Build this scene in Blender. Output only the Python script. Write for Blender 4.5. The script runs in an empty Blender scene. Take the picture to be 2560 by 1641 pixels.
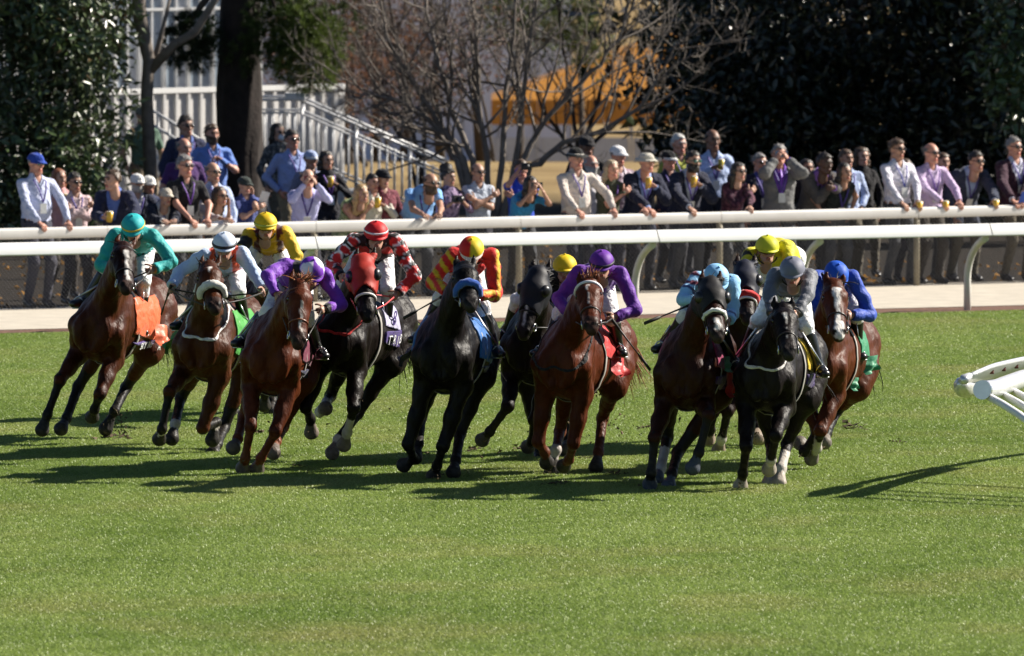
import bpy, bmesh, math, random
import numpy as np
from mathutils import Vector, Matrix

random.seed(7)
RNG = np.random.default_rng(7)
SC = bpy.context.scene
COL = SC.collection

# ---------------------------------------------------------------- camera, sky, sun, exposure
CAM_H = 7.2
FPX = 32160.0          # focal length in pixels of the 2560 px wide photograph
PITCH = math.atan((820.5 + 724.0) / FPX)
cam_d = bpy.data.cameras.new('camera')
cam_d.sensor_fit = 'HORIZONTAL'; cam_d.sensor_width = 36.0
cam_d.lens = FPX / 2560.0 * 36.0
cam_d.clip_start = 1.0; cam_d.clip_end = 3000.0
cam_d.dof.use_dof = True; cam_d.dof.focus_distance = 121.0; cam_d.dof.aperture_fstop = 5.6
cam = bpy.data.objects.new('camera', cam_d); COL.objects.link(cam)
cam.location = (0, 0, CAM_H); cam.rotation_euler = (math.pi / 2 - PITCH, 0, 0)
SC.camera = cam

SUN_EL = math.radians(35.0)
SUN_BEHIND = math.radians(20.0)     # the sun stands to the right and this far behind the field
to_sun = Vector((math.cos(SUN_EL) * math.cos(SUN_BEHIND), math.cos(SUN_EL) * math.sin(SUN_BEHIND), math.sin(SUN_EL)))
world = bpy.data.worlds.new('World'); SC.world = world; world.use_nodes = True
wn = world.node_tree; wn.nodes.clear()
sky = wn.nodes.new('ShaderNodeTexSky'); sky.sky_type = 'NISHITA'; sky.sun_disc = False
sky.sun_elevation = SUN_EL
sky.sun_rotation = math.atan2(to_sun.x, to_sun.y)
sky.air_density = 0.55; sky.dust_density = 0.1
bg = wn.nodes.new('ShaderNodeBackground'); bg.inputs[1].default_value = 0.05
wo = wn.nodes.new('ShaderNodeOutputWorld')
wn.links.new(sky.outputs[0], bg.inputs[0]); wn.links.new(bg.outputs[0], wo.inputs[0])
sun_d = bpy.data.lights.new('sun', 'SUN'); sun_d.energy = 5.0; sun_d.angle = math.radians(0.53)
sun_d.color = (1.0, 0.93, 0.82)
sun = bpy.data.objects.new('sun', sun_d); COL.objects.link(sun)
sun.rotation_euler = to_sun.to_track_quat('Z', 'Y').to_euler(); sun.location = (60, 80, 60)
SC.view_settings.view_transform = 'Standard'; SC.view_settings.look = 'None'
SC.view_settings.exposure = 1.0; SC.view_settings.gamma = 1.0; SC.view_settings.use_curve_mapping = False

# ---------------------------------------------------------------- survey helpers (photo measurements -> places)
_F = np.array([0, math.cos(PITCH), -math.sin(PITCH)])
_U = np.array([0, math.sin(PITCH), math.cos(PITCH)])
_O = np.array([0, 0, CAM_H])
def V(*a): return np.array(a, float)
def ray(px, py):
    d = _F + V(1, 0, 0) * ((px - 1280) / FPX) + _U * ((820.5 - py) / FPX)
    return d
def P(px, py, Y):
    d = ray(px, py); return _O + d * (Y / d[1])
def G(px, py, z=0.0):
    d = ray(px, py); return _O + d * ((z - CAM_H) / d[2])
def lift(par, px, py, L, sign):
    """the point seen at px,py that lies L from par (sign -1 nearer, +1 farther)"""
    d = ray(px, py); d = d / np.linalg.norm(d); m = _O - par
    b = m @ d; c = m @ m - L * L; q = b * b - c
    if q <= 0: return _O + d * (-b)
    return _O + d * (-b + sign * math.sqrt(q))
def nrm(v): return v / (np.linalg.norm(v) + 1e-12)
def lerp(a, b, t): return a + (b - a) * t

# ---------------------------------------------------------------- objects
def put(name, me, parent=None, mat=None, loc=None, label=None, cat=None, group=None, kind=None):
    o = bpy.data.objects.new(name, me); COL.objects.link(o)
    if parent is not None: o.parent = parent
    if loc is not None: o.location = Vector(loc)
    if mat is not None and me is not None and hasattr(me, 'materials'):
        if len(me.materials) == 0: me.materials.append(mat)
        elif me.materials[0] is not mat: me.materials[0] = mat
    if label: o['label'] = label
    if cat: o['category'] = cat
    if group: o['group'] = group
    if kind: o['kind'] = kind
    return o

def mesh(name, verts, faces, cols=None, smooth=True, base=None):
    """verts (n,3); faces: (m,4)/(m,3) int array or a list of lists"""
    me = bpy.data.meshes.new(name)
    verts = np.asarray(verts, np.float32)
    if base is not None: verts = verts - np.asarray(base, np.float32)
    if isinstance(faces, np.ndarray):
        n, k = faces.shape
        me.vertices.add(len(verts)); me.vertices.foreach_set('co', verts.ravel())
        me.loops.add(n * k); me.loops.foreach_set('vertex_index', faces.astype(np.int32).ravel())
        me.polygons.add(n)
        me.polygons.foreach_set('loop_start', np.arange(0, n * k, k, dtype=np.int32))
        me.update(calc_edges=True)
    else:
        me.from_pydata(verts.tolist(), [], faces); me.update()
    if cols is not None:
        a = me.color_attributes.new('Col', 'FLOAT_COLOR', 'POINT')
        c = np.ones((len(verts), 4), np.float32); c[:, :3] = np.asarray(cols, np.float32)
        a.data.foreach_set('color', c.ravel())
    if smooth and len(me.polygons): me.polygons.foreach_set('use_smooth', np.ones(len(me.polygons), bool))
    me.validate()
    return me

class MB:
    """collects simple solids into one mesh"""
    def __init__(s): s.v = []; s.f = []; s.c = []; s.col = None
    def add(s, vs, fs):
        o = len(s.v); s.v.extend([tuple(map(float, p)) for p in vs]); s.f.extend([[i + o for i in f] for f in fs])
        s.c.extend([s.col or (1, 1, 1)] * len(vs)); return s
    def box(s, c, h, ax=None):
        c = np.asarray(c, float); A = np.eye(3) if ax is None else np.array(ax, float)
        vs = [c + A[0] * h[0] * x + A[1] * h[1] * y + A[2] * h[2] * z for x in (-1, 1) for y in (-1, 1) for z in (-1, 1)]
        return s.add(vs, [[0, 1, 3, 2], [4, 6, 7, 5], [0, 4, 5, 1], [2, 3, 7, 6], [0, 2, 6, 4], [1, 5, 7, 3]])
    def tube(s, pts, r, n=6, closed=False, flat=1.0, ref=None, cap=True):
        pts = [np.asarray(p, float) for p in pts]; m = len(pts)
        rs = r if hasattr(r, '__len__') else [r] * m
        vs = []; prev = None
        for i in range(m):
            if closed: t = nrm(pts[(i + 1) % m] - pts[i - 1])
            else: t = nrm(pts[min(i + 1, m - 1)] - pts[max(i - 1, 0)])
            a = np.asarray(ref if ref is not None else (prev if prev is not None else (V(0, 0, 1) if abs(t[2]) < .9 else V(1, 0, 0))), float)
            a = a - t * (a @ t)
            if np.linalg.norm(a) < 1e-6: a = np.cross(t, V(1, .3, .2))
            a = nrm(a); b = np.cross(t, a); prev = a
            for k in range(n):
                w = 2 * math.pi * k / n
                vs.append(pts[i] + (a * math.cos(w) + b * math.sin(w) * flat) * rs[i])
        fs = []
        for i in range(m if closed else m - 1):
            j = (i + 1) % m
            for k in range(n): fs.append([i * n + k, i * n + (k + 1) % n, j * n + (k + 1) % n, j * n + k])
        if cap and not closed:
            fs.append(list(range(n))[::-1]); fs.append([(m - 1) * n + k for k in range(n)])
        return s.add(vs, fs)
    def ball(s, c, r, nu=10, nv=7, ax=None, z0=-1.0):
        c = np.asarray(c, float); A = np.eye(3) if ax is None else np.array(ax, float)
        r = r if hasattr(r, '__len__') else (r, r, r); vs = []; fs = []
        for j in range(nv + 1):
            zz = z0 + (1 - z0) * j / nv
            th = math.asin(max(-1, min(1, zz)))
            for i in range(nu):
                w = 2 * math.pi * i / nu
                vs.append(c + A[0] * r[0] * math.cos(th) * math.cos(w) + A[1] * r[1] * math.cos(th) * math.sin(w) + A[2] * r[2] * math.sin(th))
        for j in range(nv):
            for i in range(nu): fs.append([j * nu + i, j * nu + (i + 1) % nu, (j + 1) * nu + (i + 1) % nu, (j + 1) * nu + i])
        if z0 > -1: fs.append([i for i in range(nu)][::-1])
        return s.add(vs, fs)
    def build(s, name, mat, parent=None, base=None, smooth=True, colored=False, **kw):
        me = mesh(name, s.v, s.f, cols=s.c if colored else None, smooth=smooth, base=base)
        return put(name, me, parent, mat, **kw)

# ---------------------------------------------------------------- materials (procedural)
_mats = {}
def nodes_of(name):
    m = bpy.data.materials.new(name); m.use_nodes = True; nt = m.node_tree
    b = nt.nodes['Principled BSDF']; return m, nt, b
def N(nt, t, **kw):
    n = nt.nodes.new(t)
    for k, v in kw.items():
        if k.startswith('i_'): n.inputs[k[2:].replace('_', ' ')].default_value = v
        else: setattr(n, k, v)
    return n
def mix_noise(nt, col_socket, scale, amount, detail=4, coord='Object', rough=.6):
    """multiply a colour by 1 +- amount of noise"""
    tc = N(nt, 'ShaderNodeTexCoord'); no = N(nt, 'ShaderNodeTexNoise', i_Scale=scale, i_Detail=detail, i_Roughness=rough)
    nt.links.new(tc.outputs[coord], no.inputs['Vector'])
    mr = N(nt, 'ShaderNodeMapRange'); mr.inputs[1].default_value = .25; mr.inputs[2].default_value = .75
    mr.inputs[3].default_value = 1 - amount; mr.inputs[4].default_value = 1 + amount
    nt.links.new(no.outputs[0], mr.inputs[0])
    mx = N(nt, 'ShaderNodeVectorMath', operation='SCALE')
    nt.links.new(col_socket, mx.inputs[0]); nt.links.new(mr.outputs[0], mx.inputs['Scale'])
    return mx.outputs[0], no
def bump(nt, b, height, strength, dist=.01):
    bp = N(nt, 'ShaderNodeBump'); bp.inputs['Strength'].default_value = strength; bp.inputs['Distance'].default_value = dist
    nt.links.new(height, bp.inputs['Height']); nt.links.new(bp.outputs[0], b.inputs['Normal'])
def M(color, rough=.6, metal=0.0, noise=.12, nscale=9.0, bmp=0.0, bscale=60.0, spec=.5, sheen=0.0, coat=0.0, name=None):
    key = (tuple(color), rough, metal, noise, nscale, bmp, bscale, spec, sheen, coat)
    if key in _mats: return _mats[key]
    m, nt, b = nodes_of(name or 'surface')
    rgb = N(nt, 'ShaderNodeRGB'); rgb.outputs[0].default_value = (*color, 1)
    out, no = mix_noise(nt, rgb.outputs[0], nscale, noise)
    nt.links.new(out, b.inputs['Base Color'])
    b.inputs['Roughness'].default_value = rough; b.inputs['Metallic'].default_value = metal
    b.inputs['Specular IOR Level'].default_value = spec
    b.inputs['Sheen Weight'].default_value = sheen; b.inputs['Coat Weight'].default_value = coat
    if bmp:
        tc = N(nt, 'ShaderNodeTexCoord'); n2 = N(nt, 'ShaderNodeTexNoise', i_Scale=bscale, i_Detail=5)
        nt.links.new(tc.outputs['Object'], n2.inputs['Vector']); bump(nt, b, n2.outputs[0], bmp)
    _mats[key] = m; return m
def attr_mat(name, rough, noise, nscale, bmp, bscale, spec=.5, sheen=0.0, stretch=None, trans=0.0, bdist=.01):
    m, nt, b = nodes_of(name)
    at = N(nt, 'ShaderNodeVertexColor', layer_name='Col')
    out, no = mix_noise(nt, at.outputs[0], nscale, noise)
    nt.links.new(out, b.inputs['Base Color']); b.inputs['Roughness'].default_value = rough
    b.inputs['Specular IOR Level'].default_value = spec; b.inputs['Sheen Weight'].default_value = sheen
    if bmp:
        tc = N(nt, 'ShaderNodeTexCoord'); n2 = N(nt, 'ShaderNodeTexNoise', i_Scale=bscale, i_Detail=4)
        src = tc.outputs['Object']
        if stretch:
            mp = N(nt, 'ShaderNodeMapping'); mp.inputs['Scale'].default_value = stretch
            nt.links.new(src, mp.inputs[0]); src = mp.outputs[0]
        nt.links.new(src, n2.inputs['Vector']); bump(nt, b, n2.outputs[0], bmp, bdist)
    return m
COAT = attr_mat('horse_coat', .47, .3, 8.0, .7, 15.0, spec=.13, bdist=.03, stretch=(1, 1, .45))
SKIN = attr_mat('skin', .5, .10, 22.0, .12, 90.0, spec=.4)
CLOTH = attr_mat('cloth', .85, .08, 30.0, 1.0, 11.0, spec=.2, sheen=.1, bdist=.06)
SILK = attr_mat('racing_silk', .58, .08, 30.0, 1.0, 10.0, spec=.3, sheen=.15, bdist=.03)
HELM = attr_mat('helmet_cover', .58, .07, 30.0, .2, 20.0, spec=.28)
HAIR = attr_mat('hair', .5, .3, 60.0, .6, 70.0, spec=.5, stretch=(1, 1, .25))
PLASTIC = attr_mat('painted', .35, .05, 20.0, 0, 1.0)
BLACK_LEATHER = M((.012, .011, .012), .35, noise=.25, bmp=.15, bscale=120)
DARK_GLASS = M((.006, .006, .008), .06, noise=0.0, spec=.7)
STEEL = M((.55, .55, .56), .3, metal=1.0, noise=.1)

# ---------------------------------------------------------------- smooth bodies: union of blended limbs -> one continuous mesh
class Body:
    def __init__(s, vox): s.vox = vox; s.p = []; s.sub = []
    def E(s, a, b, ra, rb, wdir=None, k=.03, id=0):
        """tapered limb from a to b; ra, rb = radius or (half width along wdir, half depth)"""
        ra = ra if hasattr(ra, '__len__') else (ra, ra); rb = rb if hasattr(rb, '__len__') else (rb, rb)
        s.p.append((np.asarray(a, float), np.asarray(b, float), ra, rb, wdir, k, id)); return s
    def B(s, c, r, k=.03, id=0, ax=None):
        """ellipsoid, r = 3 radii along ax"""
        s.p.append((np.asarray(c, float), None, tuple(r), None, ax, k, id)); return s
    def cut(s, c, r, k=.01): s.sub.append((np.asarray(c, float), r, k)); return s
    def _box(s, p):
        a, b, ra, rb, w, k, i = p
        if b is None:
            m = max(ra) ; return a - m, a + m
        m1 = max(ra); m2 = max(rb)
        return np.minimum(a - m1, b - m2), np.maximum(a + m1, b + m2)
    def solve(s):
        vox = s.vox; bx = [s._box(p) for p in s.p]
        lo = np.min([b[0] for b in bx], 0) - 4 * vox - .02; hi = np.max([b[1] for b in bx], 0) + 4 * vox + .02
        n = np.ceil((hi - lo) / vox).astype(int) + 1
        D = np.full(n, 1.0, np.float32); I = np.zeros(n, np.int16)
        for p, (b0, b1) in zip(s.p, bx):
            a, b, ra, rb, w, k, pid = p
            mg = k + 2.5 * vox
            i0 = np.maximum(np.floor((b0 - mg - lo) / vox).astype(int), 0); i1 = np.minimum(np.ceil((b1 + mg - lo) / vox).astype(int) + 1, n)
            sl = tuple(slice(i0[q], i1[q]) for q in range(3))
            X, Yy, Z = [(lo[q] + vox * np.arange(i0[q], i1[q])).astype(np.float32) for q in range(3)]
            qx = (X - a[0])[:, None, None]; qy = (Yy - a[1])[None, :, None]; qz = (Z - a[2])[None, None, :]
            if b is None:
                A = np.eye(3) if w is None else np.array(w, float)
                e = 0
                for q in range(3): e = e + ((qx * A[q][0] + qy * A[q][1] + qz * A[q][2]) / ra[q]) ** 2
                e = np.sqrt(e) + 1e-6; L = np.sqrt(qx * qx + qy * qy + qz * qz)
                d = np.where(L > 1e-5, L * (1 - 1 / e), -min(ra))
            else:
                ab = b - a; l2 = ab @ ab + 1e-9
                t = np.clip((qx * ab[0] + qy * ab[1] + qz * ab[2]) / l2, 0, 1)
                qx = qx - t * ab[0]; qy = qy - t * ab[1]; qz = qz - t * ab[2]
                L = np.sqrt(qx * qx + qy * qy + qz * qz)
                if w is None and ra[0] == ra[1] and rb[0] == rb[1]:
                    d = L - (ra[0] + (rb[0] - ra[0]) * t)
                else:
                    tt = ab / math.sqrt(l2); wd = np.asarray(w, float); wd = nrm(wd - tt * (wd @ tt)); hd = np.cross(tt, wd)
                    rw = ra[0] + (rb[0] - ra[0]) * t; rh = ra[1] + (rb[1] - ra[1]) * t
                    qw = qx * wd[0] + qy * wd[1] + qz * wd[2]; qh = qx * hd[0] + qy * hd[1] + qz * hd[2]; qa = qx * tt[0] + qy * tt[1] + qz * tt[2]
                    rm = np.minimum(rw, rh)
                    e = np.sqrt((qw / rw) ** 2 + (qh / rh) ** 2 + (qa / rm) ** 2) + 1e-6
                    d = np.where(L > 1e-5, L * (1 - 1 / e), -rm)
            cur = D[sl]; closer = d < cur
            I[sl] = np.where(closer, pid, I[sl])
            if k > 0:
                h = np.maximum(k - np.abs(cur - d), 0) / k
                D[sl] = np.minimum(cur, d) - h * h * k * .25
            else: D[sl] = np.minimum(cur, d)
        for c, r, k in s.sub:
            g = np.indices(n).astype(np.float32)
            q = [(lo[j] + vox * g[j] - c[j]) / r[j] for j in range(3)]
            e = np.sqrt(q[0] ** 2 + q[1] ** 2 + q[2] ** 2) + 1e-6
            d = -(e - 1) * min(r)
            h = np.maximum(k - np.abs(D - d), 0) / k
            D = np.maximum(D, d) + h * h * k * .25
        ins = D < 0
        def cs(A): return [A[x:A.shape[0] - 1 + x, y:A.shape[1] - 1 + y, z:A.shape[2] - 1 + z] for x in (0, 1) for y in (0, 1) for z in (0, 1)]
        c8 = sum(c.astype(np.uint8) for c in cs(ins))
        act = (c8 > 0) & (c8 < 8); ii = np.argwhere(act); idx = np.full(act.shape, -1, np.int32); idx[act] = np.arange(len(ii))
        acc = np.zeros((len(ii), 3)); cnt = np.zeros(len(ii))
        corners = [np.array((x, y, z)) for x in (0, 1) for y in (0, 1) for z in (0, 1)]
        val = [D[ii[:, 0] + c[0], ii[:, 1] + c[1], ii[:, 2] + c[2]] for c in corners]
        for i in range(8):
            for j in range(i + 1, 8):
                if np.abs(corners[i] - corners[j]).sum() != 1: continue
                m = (val[i] < 0) != (val[j] < 0)
                t = np.where(m, val[i] / np.where(m, val[i] - val[j], 1), 0)
                acc += m[:, None] * (corners[i] + t[:, None] * (corners[j] - corners[i])); cnt += m
        loc = acc / cnt[:, None]
        verts = lo + (ii + loc) * vox
        ci = ii + np.round(loc).astype(int); ids = I[ci[:, 0], ci[:, 1], ci[:, 2]]
        quads = []
        for ax in range(3):
            u, v = [(1, 2), (2, 0), (0, 1)][ax]
            s0 = [slice(1, -1)] * 3; s1 = [slice(1, -1)] * 3; s0[ax] = slice(0, -1); s1[ax] = slice(1, None)
            A, Bm = ins[tuple(s0)], ins[tuple(s1)]
            e = np.argwhere(A != Bm); flip = ~A[tuple(e.T)]
            off = np.array([1, 1, 1]); off[ax] = 0; e = e + off
            du = np.zeros(3, int); du[u] = 1; dv = np.zeros(3, int); dv[v] = 1
            g = lambda q: idx[q[:, 0], q[:, 1], q[:, 2]]
            ok = (e[:, u] >= 1) & (e[:, v] >= 1) & (e[:, u] < act.shape[u]) & (e[:, v] < act.shape[v])
            e = e[ok]; flip = flip[ok]
            Q = np.stack([g(e - du - dv), g(e - dv), g(e), g(e - du)], 1)
            Q[flip] = Q[flip][:, ::-1]
            quads.append(Q)
        quads = np.concatenate(quads); quads = quads[(quads >= 0).all(1)]
        s.v, s.f, s.id = verts, quads, ids
        s.n = normals(verts, quads)
        return s

def normals(v, f):
    a = v[f[:, 2]] - v[f[:, 0]]; b = v[f[:, 3]] - v[f[:, 1]]
    fn = np.cross(a, b); n = np.zeros_like(v)
    for k in range(4): np.add.at(n, f[:, k], fn)
    return n / (np.linalg.norm(n, axis=1)[:, None] + 1e-12)

def shell(v, f, n, g, off=.008, depth=None, wrinkle=0.0, seed=0, grad=None):
    """cloth worn on a body: the faces where g > 0, hem slid onto g = 0, pushed out, with a turned-in edge.
    g(v, idx) gives a signed distance for the vertices v whose original indices are idx."""
    depth = off * 1.3 if depth is None else depth
    gv = g(v, np.arange(len(v)))
    keep = (gv[f] > 0).sum(1) >= 2; ff = f[keep]
    if len(ff) == 0: return None
    used = np.unique(ff); mp = np.full(len(v), -1); mp[used] = np.arange(len(used))
    vv = v[used].copy(); nn = n[used]; ff = mp[ff]
    ed = np.sort(np.concatenate([ff[:, [0, 1]], ff[:, [1, 2]], ff[:, [2, 3]], ff[:, [3, 0]]]), 1)
    ue, c = np.unique(ed, axis=0, return_counts=True); be = ue[c == 1]; bv = np.unique(be)
    for it in range(2):
        p = vv[bv]; h = .004
        g0 = g(p, used[bv]); gr = np.stack([(g(p + V(*(h if q == w else 0 for w in range(3))), used[bv]) - g0) / h for q in range(3)], 1)
        gr = gr - nn[bv] * (gr * nn[bv]).sum(1)[:, None]
        m2 = (gr ** 2).sum(1); step = np.where(m2[:, None] > .1, -g0[:, None] * gr / np.maximum(m2, .1)[:, None], 0)
        L = np.linalg.norm(step, axis=1); step *= np.minimum(1, .03 / np.maximum(L, 1e-9))[:, None]
        vv[bv] = p + step
    o = np.full(len(vv), off)
    if wrinkle:
        ph = RNG.uniform(0, 6.28, 6) + seed
        o = o + wrinkle * (np.sin(vv[:, 0] * 31 + vv[:, 2] * 17 + ph[0]) * np.sin(vv[:, 1] * 27 - vv[:, 2] * 23 + ph[1]) +
                           .6 * np.sin(vv[:, 2] * 55 + vv[:, 0] * 21 + ph[2]) * np.sin(vv[:, 1] * 40 + ph[3]))
        o = np.maximum(o, .002)
    out = vv + nn * o[:, None]; inn = vv[bv] + nn[bv] * (o[bv] - depth)[:, None]
    im = np.full(len(vv), -1); im[bv] = len(vv) + np.arange(len(bv))
    # oriented boundary edges
    alle = np.concatenate([ff[:, [0, 1]], ff[:, [1, 2]], ff[:, [2, 3]], ff[:, [3, 0]]])
    key = np.sort(alle, 1); kk = key[:, 0].astype(np.int64) * (len(vv) + 1) + key[:, 1]
    bk = be[:, 0].astype(np.int64) * (len(vv) + 1) + be[:, 1]
    oe = alle[np.isin(kk, bk)]
    rim = np.stack([oe[:, 1], oe[:, 0], im[oe[:, 0]], im[oe[:, 1]]], 1)
    return np.concatenate([out, inn]), np.concatenate([ff, rim]), np.concatenate([used, used[bv]])

def strands(mb, bases, dirs, lens, r, bend=(0, 0, -.5), seg=4, wig=.15, n=3):
    for b, d, l in zip(bases, dirs, lens):
        d = nrm(np.asarray(d, float)); p = np.asarray(b, float).copy(); pts = [p.copy()]
        for i in range(seg):
            d = nrm(d + np.asarray(bend) / seg + RNG.normal(0, wig, 3)); p = p + d * l / seg; pts.append(p.copy())
        mb.tube(pts, [r * (1 - .85 * i / seg) for i in range(seg + 1)], n=n, cap=False)

def text_mesh(s, size, extrude=.002):
    cu = bpy.data.curves.new('lettering', 'FONT'); cu.body = s; cu.size = size; cu.extrude = extrude
    cu.align_x = 'CENTER'; cu.align_y = 'CENTER'
    o = bpy.data.objects.new('lettering', cu); COL.objects.link(o)
    dg = bpy.context.evaluated_depsgraph_get(); me = bpy.data.meshes.new_from_object(o.evaluated_get(dg))
    bpy.data.objects.remove(o); return me

# ================================================================ GROUND
def ground_z(x, y):
    t = np.clip((np.asarray(y, float) - 205) / 28.0, 0, 1); return -3.3 * t * t * (3 - 2 * t)
def line(p0, p1):
    d = p1 - p0; return lambda t: p0 + d * t
EDGE = line(G(0, 837), G(2560, 778)); DIRT = line(G(0, 828), G(2560, 766)); FBASE = line(G(0, 779), G(2560, 710))
def at_x(fn, x):
    a, b = fn(0), fn(1); t = (x - a[0]) / (b[0] - a[0]); return fn(t)

def ground_material():
    m, nt, b = nodes_of('leaf_strewn_ground')
    tc = N(nt, 'ShaderNodeTexCoord'); n1 = N(nt, 'ShaderNodeTexNoise', i_Scale=.35, i_Detail=6); n2 = N(nt, 'ShaderNodeTexNoise', i_Scale=14.0, i_Detail=6)
    for n in (n1, n2): nt.links.new(tc.outputs['Object'], n.inputs['Vector'])
    r1 = N(nt, 'ShaderNodeValToRGB'); r1.color_ramp.elements[0].color = (.20, .135, .06, 1); r1.color_ramp.elements[1].color = (.30, .215, .10, 1)
    r1.color_ramp.elements[0].position = .35; r1.color_ramp.elements[1].position = .65
    r2 = N(nt, 'ShaderNodeValToRGB'); r2.color_ramp.elements[0].color = (.012, .010, .008, 1); r2.color_ramp.elements[1].color = (.03, .021, .013, 1)  # dark mulch, darkened further to paint in the shade behind the fence
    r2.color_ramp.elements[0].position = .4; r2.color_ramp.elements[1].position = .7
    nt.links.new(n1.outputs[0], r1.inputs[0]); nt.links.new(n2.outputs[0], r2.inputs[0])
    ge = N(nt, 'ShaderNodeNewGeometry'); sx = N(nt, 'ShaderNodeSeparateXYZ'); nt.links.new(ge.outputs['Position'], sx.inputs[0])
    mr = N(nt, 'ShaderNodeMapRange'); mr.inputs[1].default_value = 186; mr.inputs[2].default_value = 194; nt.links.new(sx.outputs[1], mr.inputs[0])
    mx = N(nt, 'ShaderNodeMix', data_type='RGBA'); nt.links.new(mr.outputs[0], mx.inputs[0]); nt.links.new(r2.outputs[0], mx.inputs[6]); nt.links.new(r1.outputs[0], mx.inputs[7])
    nt.links.new(mx.outputs[2], b.inputs['Base Color']); b.inputs['Roughness'].default_value = .95; b.inputs['Specular IOR Level'].default_value = .15
    bump(nt, b, n2.outputs[0], .6, .03); return m
xs = np.concatenate([[-900, -300, -120], np.linspace(-60, 60, 31), [120, 300, 900]]); ys = np.concatenate([[-80, 0, 60, 120], np.linspace(140, 260, 61), [300, 400, 600, 1200, 2600]])
X, Yg = np.meshgrid(xs, ys, indexing='ij'); Zg = ground_z(X, Yg) - .012
gv = np.stack([X.ravel(), Yg.ravel(), Zg.ravel()], 1); ny = len(ys)
gf = np.array([[i * ny + j, (i + 1) * ny + j, (i + 1) * ny + j + 1, i * ny + j + 1] for i in range(len(xs) - 1) for j in range(ny - 1)])
put('ground', mesh('ground', gv, gf), None, ground_material(), kind='structure')

def grass_material(blade):
    m, nt, b = nodes_of('turf_grass' if blade else 'turf_soil')
    ge = N(nt, 'ShaderNodeNewGeometry')
    def noise(sc, det, vec=None, scale=None):
        n = N(nt, 'ShaderNodeTexNoise', i_Scale=sc, i_Detail=det); src = ge.outputs['Position']
        if scale:
            mp = N(nt, 'ShaderNodeMapping'); mp.inputs['Scale'].default_value = scale; nt.links.new(src, mp.inputs[0]); src = mp.outputs[0]
        nt.links.new(src, n.inputs['Vector']); return n.outputs[0]
    big = noise(.55, 5, scale=(.7, .35, 1)); mid = noise(3.2, 5, scale=(1, .45, 1)); worn = noise(.9, 6, scale=(.55, .35, 1))
    r = N(nt, 'ShaderNodeValToRGB'); e = r.color_ramp.elements
    e[0].position = .36; e[0].color = (.176, .256, .048, 1); e[1].position = .66; e[1].color = (.287, .365, .096, 1)
    add = N(nt, 'ShaderNodeMath', operation='MULTIPLY_ADD'); add.inputs[1].default_value = .45; nt.links.new(mid, add.inputs[0])
    m2 = N(nt, 'ShaderNodeMath', operation='MULTIPLY'); m2.inputs[1].default_value = .55; nt.links.new(big, m2.inputs[0]); nt.links.new(m2.outputs[0], add.inputs[2])
    nt.links.new(add.outputs[0], r.inputs[0])
    mr = N(nt, 'ShaderNodeMapRange'); mr.inputs[1].default_value = .50; mr.inputs[2].default_value = .73; mr.inputs[4].default_value = .5; nt.links.new(worn, mr.inputs[0])
    mx = N(nt, 'ShaderNodeMix', data_type='RGBA'); nt.links.new(mr.outputs[0], mx.inputs[0]); nt.links.new(r.outputs[0], mx.inputs[6]); mx.inputs[7].default_value = (.39, .35, .14, 1)
    col = mx.outputs[2]
    if blade:
        at = N(nt, 'ShaderNodeVertexColor', layer_name='Col'); mu = N(nt, 'ShaderNodeMix', data_type='RGBA', blend_type='MULTIPLY'); mu.inputs[0].default_value = 1
        nt.links.new(col, mu.inputs[6]); nt.links.new(at.outputs[0], mu.inputs[7]); col = mu.outputs[2]
        b.inputs['Roughness'].default_value = .42; b.inputs['Specular IOR Level'].default_value = .42
        tr = N(nt, 'ShaderNodeBsdfTranslucent'); nt.links.new(col, tr.inputs[0]); ms = N(nt, 'ShaderNodeMixShader'); ms.inputs[0].default_value = .4
        nt.links.new(b.outputs[0], ms.inputs[1]); nt.links.new(tr.outputs[0], ms.inputs[2]); nt.links.new(ms.outputs[0], nt.nodes['Material Output'].inputs[0])
    else:
        sc = N(nt, 'ShaderNodeVectorMath', operation='SCALE'); sc.inputs['Scale'].default_value = .7; nt.links.new(col, sc.inputs[0]); col = sc.outputs[0]
        b.inputs['Roughness'].default_value = .95; b.inputs['Specular IOR Level'].default_value = .1
    nt.links.new(col, b.inputs['Base Color']); return m

a0, a1 = EDGE(-6), EDGE(7)
m = MB(); m.add([(-200, -60, 0), (200, -60, 0), (a1[0], a1[1], 0), (a0[0], a0[1], 0)], [[0, 1, 2, 3]])
m.build('turf', grass_material(False), None, smooth=False, kind='structure')
def strip(name, f0, f1, z, mat):
    m = MB(); n = 40; vs = []
    for i in range(n + 1):
        t = -6 + 13 * i / n
        for f in (f0, f1): p = f(t); vs.append((p[0], p[1], z))
    m.add(vs, [[2 * i, 2 * i + 2, 2 * i + 3, 2 * i + 1] for i in range(n)]); return m.build(name, mat, None, smooth=False, kind='structure')
strip('dirt_edge', lambda t: EDGE(t) - V(0, .06, 0), DIRT, .008, M((.13, .062, .038), .95, noise=.45, nscale=6, bmp=1.0, bscale=25))
strip('path', DIRT, lambda t: FBASE(t) + V(0, .5, 0), .014, M((.50, .45, .37), .9, noise=.16, nscale=3.0, bmp=.5, bscale=70))

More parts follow.
